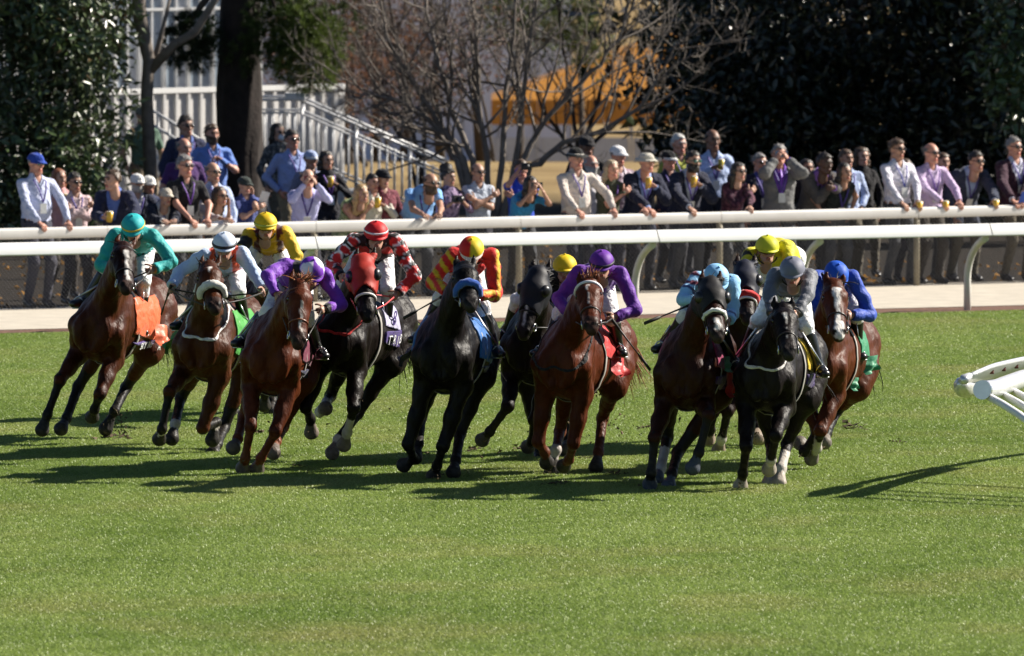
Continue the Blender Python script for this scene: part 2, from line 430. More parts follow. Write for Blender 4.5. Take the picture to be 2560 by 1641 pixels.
# grass blades: one patch, set out over the turf by geometry nodes
def grass_patch(size, n):
    r = np.random.default_rng(3)
    p = r.uniform(-size / 2, size / 2, (n, 2)); h = r.uniform(.012, .030, n); a = r.uniform(0, 6.283, n); w = r.uniform(.0026, .0048, n)
    ln = r.normal(0, .020, (n, 2)); 
    base = np.stack([p[:, 0], p[:, 1], np.zeros(n)], 1); sx = np.stack([np.cos(a) * w, np.sin(a) * w, np.zeros(n)], 1)
    tip = base + np.stack([ln[:, 0], ln[:, 1], h], 1); mid = base + np.stack([ln[:, 0] * .3, ln[:, 1] * .3, h * .6], 1)
    v = np.stack([base - sx, base + sx, mid + sx * .8, mid - sx * .8, tip], 1).reshape(-1, 3)
    i = np.arange(n) * 5
    q = np.stack([i, i + 1, i + 2, i + 3], 1); t = np.stack([i + 3, i + 2, i + 4], 1)
    tint = r.uniform(.75, 1.35, n)[:, None] * np.where(r.random(n)[:, None] < .05, V(1.6, 1.45, 1.9), V(1, 1, 1)); c = np.repeat(tint, 5, 0)
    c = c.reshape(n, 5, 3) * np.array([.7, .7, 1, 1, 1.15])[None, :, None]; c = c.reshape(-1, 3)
    return v, q, t, c
PS = 1.6
ed = EDGE(1) - EDGE(0); elen = np.linalg.norm(ed); eu = ed / elen; en = V(eu[1], -eu[0], 0)
pv, pq, pt, pc = grass_patch(PS, 15000)
pm = bpy.data.meshes.new('turf_grass'); lo = np.concatenate([pq.ravel(), pt.ravel()]).astype(np.int32)
pm.vertices.add(len(pv)); pm.vertices.foreach_set('co', pv.astype(np.float32).ravel()); pm.loops.add(len(lo)); pm.loops.foreach_set('vertex_index', lo)
sz = np.concatenate([np.full(len(pq), 4), np.full(len(pt), 3)]); pm.polygons.add(len(sz)); pm.polygons.foreach_set('loop_start', np.concatenate([[0], np.cumsum(sz)[:-1]]).astype(np.int32)); pm.update(calc_edges=True)
ca = pm.color_attributes.new('Col', 'FLOAT_COLOR', 'POINT'); ca.data.foreach_set('color', np.concatenate([pc, np.ones((len(pc), 1))], 1).astype(np.float32).ravel())
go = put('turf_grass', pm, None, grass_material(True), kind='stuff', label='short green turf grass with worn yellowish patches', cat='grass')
tiles = []
for ix in range(-9, 10):
    for iy in range(int(74 / PS), int(172 / PS)):
        x, y = ix * PS * .97, iy * PS * .97
        if abs(x) > y * .045 + 3.2: continue
        if (V(x, y, 0) - EDGE(0)) @ en < PS * 1.55: continue
        tiles.append((x, y, .0))
# along the edge of the track the patches follow the edge line
ed = EDGE(1) - EDGE(0); elen = np.linalg.norm(ed); eu = ed / elen; en = V(eu[1], -eu[0], 0)
eang = math.atan2(eu[1], eu[0]); tiles2 = []
for k in range(-3, 14):
    p = EDGE(0) + eu * (k * PS * .97) + en * (PS * .5 + .02); tiles2.append((p[0], p[1], .0))
    p = p + en * PS * .9; tiles2.append((p[0], p[1], .0))
pm2 = bpy.data.meshes.new('grass_places'); pm2.from_pydata(tiles + tiles2, [], [])
at = pm2.attributes.new('turn', 'FLOAT', 'POINT'); at.data.foreach_set('value', np.array([random.choice((0, 1, 2, 3)) * math.pi / 2 for _ in tiles] + [eang + random.choice((0, 2)) * math.pi / 2 for _ in tiles2], np.float32))
ng = bpy.data.node_groups.new('set_out_turf', 'GeometryNodeTree')
ng.interface.new_socket('Geometry', in_out='INPUT', socket_type='NodeSocketGeometry'); ng.interface.new_socket('Geometry', in_out='OUTPUT', socket_type='NodeSocketGeometry')
gi, gq = ng.nodes.new('NodeGroupInput'), ng.nodes.new('NodeGroupOutput')
places = bpy.data.objects.new('grass_places', pm2)      # never linked to the scene: only its points are read
oi = ng.nodes.new('GeometryNodeObjectInfo'); oi.inputs[0].default_value = places
ip = ng.nodes.new('GeometryNodeInstanceOnPoints'); na = ng.nodes.new('GeometryNodeInputNamedAttribute'); na.data_type = 'FLOAT'; na.inputs[0].default_value = 'turn'
cx = ng.nodes.new('ShaderNodeCombineXYZ'); ng.links.new(na.outputs[0], cx.inputs[2]); e2r = ng.nodes.new('FunctionNodeEulerToRotation'); ng.links.new(cx.outputs[0], e2r.inputs[0])
ng.links.new(oi.outputs['Geometry'], ip.inputs['Points']); ng.links.new(gi.outputs[0], ip.inputs['Instance']); ng.links.new(e2r.outputs[0], ip.inputs['Rotation'])
ng.links.new(ip.outputs[0], gq.inputs[0])
md = go.modifiers.new('set_out_turf', 'NODES'); md.node_group = ng

# ================================================================ RAILS AND FENCE
WHITE = M((.84, .83, .81), .45, noise=.06, nscale=2.0, bmp=.05)
OFFWHITE = M((.62, .60, .55), .6, noise=.12, nscale=3.0, bmp=.1)
ALU = M((.78, .78, .80), .34, metal=.55, noise=.08)
def oval(mb, pts, ry, rz, n=20):
    """rail of oval section along pts"""
    vs = []; m_ = len(pts)
    for i, p in enumerate(pts):
        t = nrm(pts[min(i + 1, m_ - 1)] - pts[max(i - 1, 0)]); s_ = nrm(np.cross(t, V(0, 0, 1)))
        for k in range(n):
            a = 2 * math.pi * k / n; ca, sa = math.cos(a), math.sin(a)
            vs.append(p + s_ * ry * math.copysign(abs(ca) ** .55, ca) + V(0, 0, rz * math.copysign(abs(sa) ** .55, sa)))
    fs = [[i * n + k, i * n + (k + 1) % n, (i + 1) * n + (k + 1) % n, (i + 1) * n + k] for i in range(m_ - 1) for k in range(n)]
    mb.add(vs, fs)
def dsection(mb, pts):
    """running rail: deep section with a face laid back towards the sky"""
    prof = [(.09, -.09), (.105, -.082), (.105, -.072), (.012, .078), (.0, .088), (-.03, .09), (-.07, .07), (-.08, .0), (-.07, -.075), (-.03, -.09), (.05, -.092)]
    n = len(prof); vs = [p + en * a * .8 + V(0, 0, z * .82) for p in pts for a, z in prof]
    fs = [[i * n + k, i * n + (k + 1) % n, (i + 1) * n + (k + 1) % n, (i + 1) * n + k] for i in range(len(pts) - 1) for k in range(n)]
    mb.add(vs, fs)
# running rail on the track side, on curved posts
root = put('running_rail', None, loc=G(1588, 796), label='nearer white running rail on curved posts at the edge of the turf', cat='rail')
rb = G(1588, 796); OH = .5; SP1 = np.linalg.norm(G(2440, 779) - G(1588, 796)) / 2
def rail_pt(p, z=.99): return p + en * OH + V(0, 0, z)
for k in range(-9, 9):
    p = rb + eu * (SP1 * k)
    m = MB(); q = rail_pt(p)
    pts = [p + V(0, 0, -.05), p + V(0, 0, .38)]
    for t in np.linspace(.12, 1, 7): pts.append(p + V(0, 0, .38 + .55 * math.sin(t * 1.25) / math.sin(1.25) * .93) + en * (OH * (1 - math.cos(t * 1.25)) / (1 - math.cos(1.25)) * .95))
    m.tube(pts, .043, n=10); m.build('post', OFFWHITE, root, rb)
for k in range(-5, 5):
    p = rb + eu * (2 * SP1 * k + .04); m = MB()
    dsection(m, [rail_pt(p + eu * ((2 * SP1 - .012) * t)) for t in (0, .25, .5, .75, 1)]); m.build('rail_section', WHITE, root, rb)
# spectators' fence
fu = nrm(FBASE(1) - FBASE(0)); fn = V(fu[1], -fu[0], 0); fb = at_x(FBASE, 17 / 202.5)
FZ = .928
SP2 = np.linalg.norm(at_x(FBASE, 513 / 199.5) - at_x(FBASE, 17 / 202.5))
root = put('spectator_fence', None, loc=fb, label='white topped wire fence that the spectators lean on', cat='fence')
for k in range(-4, 6):
    p = fb + fu * (SP2 * k); m = MB(); m.tube([p + V(0, 0, -.03), p + V(0, 0, FZ)], .04, n=10); m.build('post', M((.34, .29, .20), .6, noise=.2), root, fb)
    if k < 5:
        m = MB(); oval(m, [p + fu * ((SP2 - .006) * t) + V(0, 0, FZ) for t in (0, .5, 1)], .055, .068); m.build('rail_section', M((.70, .68, .65), .5, noise=.1, nscale=2.5, bmp=.08), root, fb)
m = MB(); L0 = SP2 * 4
pit = .052; nn_ = int(2 * L0 / pit); vs = []; fs = []
for sgn in (1, -1):
    for i in range(nn_ + 18):
        x0 = -L0 + (i - 9) * pit * 1.0; h = .84
        a = fb + fu * x0 + fn * .05 + V(0, 0, .02); c = fb + fu * (x0 + sgn * h * .95) + fn * .05 + V(0, 0, .02 + h)
        d = nrm(c - a); s1 = np.cross(d, fn) * .0017; s2 = fn * .0017; o = len(vs)
        for q in (a, c): vs += [q + s1, q - s1 * .5 + s2, q - s1 * .5 - s2]
        fs += [[o, o + 1, o + 4, o + 3], [o + 1, o + 2, o + 5, o + 4], [o + 2, o, o + 3, o + 5]]
m.add(vs, fs); m.build('chain_link_wire', M((.05, .05, .055), .5, metal=.3, noise=.1), root, fb, kind='stuff')
def rail_at(px, py=None):
    """point on top of the spectators' rail seen at column px"""
    d = ray(px, 540); p0 = FBASE(0); n2 = V(-fu[1], fu[0], 0); t = ((p0 - _O) @ n2) / (d @ n2); q = _O + d * t
    return V(q[0], q[1], FZ + .07)
def fence_y(px): return rail_at(px)[1]

# inner rail that comes in at the right edge: open aluminium trough and tube on splayed posts
tipP = P(2414, 946, 118.0)
root = put('inner_rail', None, loc=V(tipP[0] + 1.0, tipP[1] + .4, 0), label='end of the aluminium inner rail with its open trough, at the right edge', cat='rail'); ib = np.array(root.location)
zt = tipP[2]
path = [V(tipP[0], tipP[1], zt)]; dirv = nrm(V(.22, .97, 0))
cl = [V(tipP[0], tipP[1], zt) + dirv * t + V(.014 * t * t, 0, 0) for t in np.linspace(0, 4.6, 19)]
def side(i):
    t = nrm(cl[min(i + 1, 18)] - cl[max(i - 1, 0)]); return V(t[1], -t[0], 0)
def trough(i, a, dz=0.0):
    """a = -1 lower near lip ... 1 upper far lip of the tilted trough"""
    w = min(1, .3 + .3 * i); return cl[i] + side(i) * a * .13 * w + V(0, 0, a * .085 * w + dz)
WALLW = M((.82, .80, .77), .5, noise=.05)
for a, rr in ((-1.0, .026), (1.0, .022)):
    m = MB(); m.tube([trough(i, a) for i in range(19)], rr, n=8); m.build('trough_lip', ALU, root, ib)
m = MB(); m.tube([trough(0, -1.0), cl[0] - dirv * .10 - V(0, 0, .01), trough(0, 1.0)], [.03, .05, .03], n=9); m.build('nose_cap', ALU, root, ib)
m = MB(); far_ = [cl[18] + dirv * t + V(.13 * t + .014 * t * t, 0, -.02) for t in np.linspace(-.1, 9, 10)]; m.tube(far_, .05, n=8); m.build('rail_tube', ALU, root, ib)
m = MB(); m.tube([trough(i, -1.0, -.03) for i in range(0, 7)], [.045, .085, .10, .105, .10, .09, .075], n=10); m.build('bullnose', ALU, root, ib)
m = MB(); vs = []; fs = []
for i in range(19): vs += [trough(i, -.95, -.03), trough(i, .0, -.055), trough(i, .95, -.01)]
for i in range(18): fs += [[3 * i, 3 * i + 3, 3 * i + 4, 3 * i + 1], [3 * i + 1, 3 * i + 4, 3 * i + 5, 3 * i + 2]]
m.add(vs, fs); m.build('trough_floor', WALLW, root, ib, smooth=False)
for i in range(1, 18, 2):
    m = MB(); t = nrm(np.cross(V(0, 0, 1), side(i))) * .012; q = [trough(i, -.9, -.03), trough(i, .9, -.01), trough(i, .9, .012), trough(i, .0, -.005)]
    m.add([p - t for p in q] + [p + t for p in q], [[0, 1, 2, 3], [7, 6, 5, 4], [0, 4, 5, 1], [1, 5, 6, 2], [2, 6, 7, 3], [3, 7, 4, 0]]); m.build('divider', WALLW, root, ib, smooth=False)
    if i > 2: m = MB(); m.box(lerp(trough(i, .5, -.028), trough(i + 1, .5, -.028), .5), (.018, .05, .018)); m.build('rust_plate', M((.16, .05, .035), .8, noise=.3), root, ib)
p0 = P(2456, 975, 117.7); tube_pts = [lerp(p0, cl[i] + (p0 - cl[0]) * (1 - i / 24) + side(i) * .05 - V(0, 0, .02), min(1, i / 2)) if i else p0 for i in range(19)]
m = MB(); m.tube(tube_pts, [.085] * 8 + [.075] * 11, n=28); m.build('rail_tube', ALU, root, ib, smooth=False)
m = MB(); dd = nrm(tube_pts[1] - tube_pts[0]); m.tube([p0 - dd * .006, p0 + dd * .03], .089, n=28); m.build('end_collar', STEEL, root, ib, smooth=False)
for k in range(4):
    q = tube_pts[(0, 2, 4, 9)[k]] + dirv * .12 + V(0, 0, -.05); pts = []
    for t in np.linspace(0, 1, 9): pts.append(q + V(.86 * math.sin(t * 1.35) / math.sin(1.35), -2.3 * t, -(q[2] + .03) * (.55 * t + .45 * t ** 2.2) * 1.0))
    m = MB(); m.tube(pts, .036, n=10); m.build('post', WHITE, root, ib)

# ================================================================ TREES
def leaf_verts(L=.15, W=.06):
    return np.array([(0, 0, 0), (W * .42, L * .3, .010), (W * .5, L * .55, .006), (0, L, -.018), (-W * .5, L * .55, .006), (-W * .42, L * .3, .010), (0, L * .3, -.004), (0, L * .6, -.010)])
LEAF_F = [[0, 1, 6], [1, 2, 7, 6], [2, 3, 7], [0, 6, 5], [6, 7, 4, 5], [7, 3, 4]]
LEAF4 = [0, 1, 2, 3, 4, 5]
def leaf_simple(L, W): return np.array([(0, 0, 0), (W * .5, L * .42, .012), (0, L, -.016), (-W * .5, L * .42, .012), (0, L * .42, -.006)])
def leaf_cloud(pts, dirs, L, W, rng, colr, jit=.35):
    n = len(pts); lv = leaf_simple(L, W); k = len(lv)
    y = dirs * .45 + rng.normal(0, jit + .35, (n, 3)) - V(0, 0, .15); y /= np.linalg.norm(y, axis=1)[:, None]
    z = rng.normal(0, .5, (n, 3)) + dirs * .9 + V(0, 0, .5); x = np.cross(y, z); x /= np.linalg.norm(x, axis=1)[:, None]; z = np.cross(x, y)
    sc = rng.uniform(.65, 1.2, n)
    v = pts[:, None, :] + (lv[None, :, 0:1] * x[:, None] + lv[None, :, 1:2] * y[:, None] + lv[None, :, 2:3] * z[:, None]) * sc[:, None, None]
    fs3, fs4 = [], []
    i = (np.arange(n) * k)[:, None]
    t3 = np.concatenate([i + np.array(q)[None] for q in ((0, 1, 4), (1, 2, 4), (0, 4, 3), (4, 2, 3))]); t4 = np.zeros((0, 4), int)
    c = np.repeat(np.asarray(colr(n, rng)), k, 0)
    return (v.reshape(-1, 3), t3, t4, c, (x, y, z, sc))
def mesh34(name, v, t3, t4, c, base):
    me = bpy.data.meshes.new(name); v = v - np.asarray(base); lo = np.concatenate([t3.ravel(), t4.ravel()]).astype(np.int32)
    me.vertices.add(len(v)); me.vertices.foreach_set('co', v.astype(np.float32).ravel()); me.loops.add(len(lo)); me.loops.foreach_set('vertex_index', lo)
    sz = np.concatenate([np.full(len(t3), 3), np.full(len(t4), 4)]); me.polygons.add(len(sz)); me.polygons.foreach_set('loop_start', np.concatenate([[0], np.cumsum(sz)[:-1]]).astype(np.int32)); me.update(calc_edges=True)
    a = me.color_attributes.new('Col', 'FLOAT_COLOR', 'POINT'); a.data.foreach_set('color', np.concatenate([c, np.ones((len(c), 1))], 1).astype(np.float32).ravel())
    me.polygons.foreach_set('use_smooth', np.ones(len(me.polygons), bool)); return me
def leaf_mat(name, rough, spec, trans):
    m, nt, b = nodes_of(name); at = N(nt, 'ShaderNodeVertexColor', layer_name='Col'); nt.links.new(at.outputs[0], b.inputs['Base Color'])
    b.inputs['Roughness'].default_value = rough; b.inputs['Specular IOR Level'].default_value = spec
    if trans:
        tr = N(nt, 'ShaderNodeBsdfTranslucent'); nt.links.new(at.outputs[0], tr.inputs[0]); ms = N(nt, 'ShaderNodeMixShader'); ms.inputs[0].default_value = trans
        nt.links.new(b.outputs[0], ms.inputs[1]); nt.links.new(tr.outputs[0], ms.inputs[2]); nt.links.new(ms.outputs[0], nt.nodes['Material Output'].inputs[0])
    return m
MAGLEAF = leaf_mat('magnolia_leaf', .3, .6, .08); DRYLEAF = leaf_mat('dry_leaf', .7, .2, .3); NEEDLE = leaf_mat('pine_needle', .5, .3, .25)
BARK = M((.055, .042, .034), .9, noise=.4, nscale=7, bmp=1.0, bscale=22); GREYBARK = M((.16, .135, .115), .85, noise=.35, nscale=9, bmp=.6, bscale=30)
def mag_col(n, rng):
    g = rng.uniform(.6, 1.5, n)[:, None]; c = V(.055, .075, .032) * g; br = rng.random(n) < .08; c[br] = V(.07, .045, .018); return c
def lumps(rng, c, r, n, shellp=.3, gaps=0.25):
    """points through a crown: most near its skin, in clumps, with gaps"""
    cl = rng.normal(0, 1, (240, 3)); cl /= np.linalg.norm(cl, axis=1)[:, None]; cl *= rng.uniform(shellp, 1.0, 240)[:, None] ** .6
    rad = rng.uniform(.12, .30, 240); w = rng.integers(0, 240, n)
    d = rng.normal(0, 1, (n, 3)); d /= np.linalg.norm(d, axis=1)[:, None]
    p = cl[w] + d * (rad[w] * rng.random(n) ** .4)[:, None]
    dr = nrmr(p * .5 + d); return np.asarray(c) + p * np.asarray(r), dr
def nrmr(a): return a / (np.linalg.norm(a, axis=1)[:, None] + 1e-9)
def magnolia(name, label, trunk, crowns, seed, nind=300, L=.15, W=.06, tone=1.0):
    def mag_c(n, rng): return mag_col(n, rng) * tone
    rng = np.random.default_rng(seed); base = V(*trunk, 0)
    t = put(name, None, loc=base, label=label, cat='tree', group='broadleaf evergreens behind the spectators')
    m = MB(); m.tube([base, base + V(.1, .1, 1.2), base + V(0, .2, 3), base + V(.2, .1, 5)], [.22, .18, .14, .08], n=10); m.build('trunk', BARK, t, base)
    P_, D_ = [], []
    for c, r, n in crowns:
        p, d = lumps(rng, c, r, n); ok = p[:, 2] > .05; P_.append(p[ok]); D_.append(d[ok])
    p = np.concatenate(P_); d = np.concatenate(D_)
    # the nearest leaves in view are single pieces
    vis = np.array([(0 < q[0] < 2560) and (-20 < q[1] < 560) for q in [proj_(x) for x in p]]); order = np.argsort(p[:, 1] + np.where(vis, 0, 1e3)); ind = order[:nind]; rest = np.setdiff1d(np.arange(len(p)), ind)
    v, t3, t4, c, _ = leaf_cloud(p[rest], d[rest], L, W, rng, mag_c)
    put('crown', mesh34('crown', v, t3, t4, c, base), t, MAGLEAF, kind='stuff')
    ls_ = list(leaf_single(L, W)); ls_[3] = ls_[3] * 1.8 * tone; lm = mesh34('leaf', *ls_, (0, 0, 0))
    lm.materials.append(MAGLEAF)
    for i in ind:
        y = nrm(d[i] * .45 + rng.normal(0, .7, 3) - V(0, 0, .15)); z = rng.normal(0, .5, 3) + d[i] * .9 + V(0, 0, .5); x = nrm(np.cross(y, z)); z = np.cross(x, y); s_ = rng.uniform(.7, 1.2)
        o = bpy.data.objects.new('leaf', lm); COL.objects.link(o); o.parent = t
        o.matrix_local = Matrix(((x[0] * s_, y[0] * s_, z[0] * s_, p[i][0] - base[0]), (x[1] * s_, y[1] * s_, z[1] * s_, p[i][1] - base[1]), (x[2] * s_, y[2] * s_, z[2] * s_, p[i][2]), (0, 0, 0, 1)))
    return t
def leaf_single(L, W):
    v = leaf_verts(L, W); return v, np.array([f for f in LEAF_F if len(f) == 3]), np.array([f for f in LEAF_F if len(f) == 4]), np.tile(V(.028, .045, .014), (len(v), 1))
def proj_(p):
    d = p - _O; z = d @ _F; return 1280 + FPX * d[0] / z, 820.5 - FPX * (d @ _U) / z

magnolia('magnolia_tree', 'glossy leaved magnolia filling the left end behind the spectators', (-7.6, 173.2),
         [((-7.5, 172.8, 2.4), (2.35, 2.0, 2.9), 24000), ((-6.2, 171.8, 1.1), (1.0, .9, 1.3), 3500), ((-6.0, 172.0, 3.0), (.95, .9, 1.0), 3500)], 11, L=.145, W=.06, tone=1.25)
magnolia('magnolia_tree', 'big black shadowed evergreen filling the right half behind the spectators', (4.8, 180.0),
         [((4.9, 179.6, 2.3), (2.85, 2.2, 3.2), 26000), ((3.5, 179.0, 1.3), (1.35, 1.4, 1.8), 8000), ((7.0, 178.8, 2.2), (2.2, 1.8, 3.0), 16000)], 12, L=.165, W=.072, tone=.32)  # low tone: deep shade is put into the leaf colour
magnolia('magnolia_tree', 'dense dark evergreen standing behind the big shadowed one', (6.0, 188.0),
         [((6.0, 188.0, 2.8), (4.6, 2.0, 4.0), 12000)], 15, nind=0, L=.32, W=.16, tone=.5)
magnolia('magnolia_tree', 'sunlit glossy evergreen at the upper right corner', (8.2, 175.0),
         [((7.7, 174.0, 2.5), (1.35, 1.1, 1.9), 8000)], 13, nind=200, L=.17, W=.07, tone=1.4)  # high tone: sunlight is painted into the leaf colour
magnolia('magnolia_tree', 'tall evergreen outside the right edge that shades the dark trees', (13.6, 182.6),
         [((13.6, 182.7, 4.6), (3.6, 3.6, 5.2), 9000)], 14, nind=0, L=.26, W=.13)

# pine: one stout trunk with drooping needle sprays
def tuft(rng, v, f, c, p, d, n, L, colr):
    for _ in range(n):
        q = nrm(d + rng.normal(0, .55, 3)); s_ = nrm(np.cross(q, rng.normal(0, 1, 3))) * .0026; o = len(v); l = L * rng.uniform(.7, 1.15)
        m_ = p + q * l * .6; e = p + q * l + V(0, 0, -.02); v += [p - s_, p + s_, m_ + s_, m_ - s_, e]; f += [[o, o + 1, o + 2, o + 3], [o + 3, o + 2, o + 4]]; c += [colr] * 5
def sprays(rng, centre, rad, n, per=34, L=.14, col=(.06, .10, .018)):
    v, f, c = [], [], []
    for _ in range(n):
        d = nrm(rng.normal(0, 1, 3)); p = np.array(centre) + d * np.array(rad) * rng.random() ** .5; k = rng.uniform(.6, 1.5)
        tuft(rng, v, f, c, p, nrm(d * .6 + V(0, 0, .4)), per, L, tuple(np.array(col) * k))
    return v, f, c
pb = V((598 - 1280) / 185.0, 173.8, 0)
t = put('pine_tree', None, loc=pb, label='pine with a stout dark trunk between the two groups of spectators', cat='tree'); rng = np.random.default_rng(5)
m = MB(); n = 26; vs = []; fs = []
for i in range(30):
    z = i * .32; r0 = .30 * (1 - .045 * i * .32) + .10 * math.exp(-z * 1.3)
    for k in range(n):
        a = 2 * math.pi * k / n; rr = r0 * (1 + .07 * math.sin(a * 9 + math.sin(z * 2) * 2) + .05 * rng.normal()); vs.append(pb + V(rr * math.cos(a) + .03 * z * .2, rr * math.sin(a), z))
for i in range(29):
    for k in range(n): fs.append([i * n + k, i * n + (k + 1) % n, (i + 1) * n + (k + 1) % n, (i + 1) * n + k])
m.add(vs, fs); m.build('trunk', M((.024, .017, .015), .95, noise=.5, nscale=6, bmp=1.0, bscale=18), t, pb)
lim = [((0, 0, 4.6), (.6, -.4, 3.4), (1.15, -.6, 2.7)), ((0, 0, 4.0), (-.45, -.3, 3.3), (-.8, -.4, 2.8)), ((0, 0, 4.9), (.3, -.6, 3.8), (.5, -.7, 3.2))]
for a, b_, c_ in lim:
    m = MB(); m.tube([pb + V(*a), pb + V(*b_), pb + V(*c_)], [.07, .05, .02], n=7); m.build('limb', BARK, t, pb)
for cen, rad, cnt, colr in (((.92, -.5, 2.65), (.5, .4, .62), 480, (.115, .155, .035)), ((.55, -.4, 3.05), (.45, .4, .5), 240, (.05, .08, .02)), ((-.62, -.3, 2.72), (.42, .4, .42), 300, (.028, .045, .018)),  # the darkest clump has its shade painted into the needle colour
                            ((.2, -.45, 2.55), (.35, .25, .3), 60, (.05, .075, .018)), ((.3, 0, 4.2), (1.6, 1.4, .7), 260, (.05, .08, .018)), ((1.3, -.3, 3.0), (.35, .4, .4), 70, (.05, .07, .02))):
    v, f, c = sprays(rng, pb + V(*cen), rad, cnt, col=colr); put('needles', mesh('needles', v, f, cols=c, smooth=False, base=pb), t, NEEDLE, kind='stuff')

# slim tree at the edge of the magnolia
sb = V((372 - 1280) / 186.0, 172.8, 0); t = put('slim_tree', None, loc=sb, label='slim forked grey trunk beside the left magnolia', cat='tree')
m = MB(); m.tube([sb, sb + V(.02, 0, 1.0), sb + V(-.03, 0, 2.0), sb + V(.0, 0, 2.5), sb + V(-.12, 0, 3.1), sb + V(-.2, 0, 4.2)], [.11, .095, .085, .085, .1, .07], n=9); m.build('trunk', GREYBARK, t, sb)
m = MB(); m.tube([sb + V(0, 0, 2.35), sb + V(.35, -.05, 2.72), sb + V(.62, -.1, 2.88), sb + V(.95, -.1, 3.4), sb + V(1.3, 0, 4.2)], [.075, .06, .055, .045, .03], n=8); m.build('branch', GREYBARK, t, sb)
m = MB(); m.tube([sb + V(-.02, 0, 2.2), sb + V(.16, .1, 2.8), sb + V(.3, .1, 3.4)], [.05, .035, .02], n=7); m.build('branch', GREYBARK, t, sb)

# bare many-stemmed tree in the centre
def bare_tree(label, base, stems, seed, spread=1.0, levels=3, r0=.05, col=GREYBARK, ntw=9, group=None):
    rng = np.random.default_rng(seed); t = put('bare_tree', None, loc=base, label=label, cat='tree', group=group); tw = MB()
    def twigs(pts, r, lev):
        m_ = len(pts); tot = sum(np.linalg.norm(pts[i + 1] - pts[i]) for i in range(m_ - 1))
        for _ in range(max(2, int(ntw * (tot / 2.0)) if lev == levels else int(4 + 3 * tot))):
            q = rng.uniform(.25, 1) * (m_ - 1); i = min(int(q), m_ - 2); p = lerp(pts[i], pts[i + 1], q - i); d0 = nrm(pts[i + 1] - pts[i]); d = nrm(d0 * .8 + rng.normal(0, .55, 3) * spread + V(0, 0, .15)); l = tot * rng.uniform(.22, .5) * (.9 if lev == levels else .8)
            ps = [p]; dd = d
            for s_ in range(4): dd = nrm(dd + rng.normal(0, .16, 3) + V(0, 0, .08)); ps.append(ps[-1] + dd * l / 4)
            rr = max(.0045, r * (1 - .6 * q / (m_ - 1)) * .5)
            tw.tube(ps, [rr, rr * .85, rr * .7, rr * .5, max(.0025, rr * .3)], n=3 if lev < levels else 4, cap=False)
            if lev > 1: twigs(ps, rr, lev - 1)
    for st in stems:
        m = MB(); pts = [np.asarray(p, float) for p in st]; fine = []
        for i in range(len(pts) - 1):
            for q in range(4): fine.append(lerp(pts[i], pts[i + 1], q / 4) + rng.normal(0, .012, 3))
        fine.append(pts[-1]); k = len(fine)
        m.tube(fine, [r0 * (1 - .8 * i / (k - 1)) for i in range(k)], n=8); m.build('stem', col, t, base); twigs(fine, r0, levels)
    tw.build('twigs', col, t, base, kind='stuff'); return t
def stem(*pp, Y=172.0, dY=0.0): return [P(x, y, Y + dY * i) for i, (x, y) in enumerate(pp)]
bb = V((1225 - 1280) / 187.0, 172.0, 0)
bare_tree('bare many stemmed tree standing behind the spectators at centre', bb, [
    [bb + V(-.1, 0, 0)] + stem((1150, 380), (1090, 300), (1020, 190), (965, 90), (940, -60), dY=-.15),
    [bb + V(-.05, .1, 0)] + stem((1180, 400), (1130, 280), (1090, 130), (1060, 0), (1040, -120), dY=.12),
    [bb + V(0, 0, 0)] + stem((1215, 400), (1195, 250), (1190, 100), (1170, -80), dY=-.05),
    [bb + V(.05, .05, 0)] + stem((1255, 400), (1262, 230), (1285, 90), (1300, -80), dY=.1),
    [bb + V(.08, -.05, 0)] + stem((1290, 400), (1305, 260), (1325, 120), (1345, -20), (1350, -120), dY=-.1),
    [bb + V(.12, .0, 0)] + stem((1310, 410), (1350, 320), (1410, 250), (1500, 160), (1560, 70), (1600, -40), dY=.1),
    [bb + V(.15, .0, 0)] + stem((1330, 420), (1410, 360), (1520, 320), (1600, 270), (1650, 190), (1690, 110), dY=-.12),
    [bb + V(-.12, .0, 0)] + stem((1160, 400), (1110, 330), (1010, 255), (930, 235), (860, 245), dY=-.1),
    [bb + V(-.15, .1, 0)] + stem((1140, 400), (1100, 335), (1020, 320), (940, 300), dY=.15)], 21, r0=.052)

bare_tree('thin grey bare tree behind the left half of the centre tree', V(-1.3, 186, 0), [[V(-1.3, 186, 0)] + stem(*q, Y=186.0) for q in (((1035, 360), (1010, 200), (980, 40), (960, -80)), ((1060, 340), (1080, 180), (1120, 40), (1130, -60)), ((1020, 380), (950, 250), (900, 120), (880, 0)))], 61, r0=.04, col=BARK, ntw=11)
bare_tree('thin dark bare tree in front of the orange tent', V(1.0, 188, 0), [[V(1.0, 188, 0)] + stem(*q, Y=188.0) for q in (((1440, 350), (1420, 200), (1400, 60), (1390, -60)), ((1470, 330), (1510, 200), (1560, 90), (1590, -20)), ((1430, 370), (1360, 280), (1320, 180), (1300, 60)), ((1480, 360), (1560, 290), (1620, 220), (1660, 120)))], 62, r0=.04, col=BARK, ntw=8)
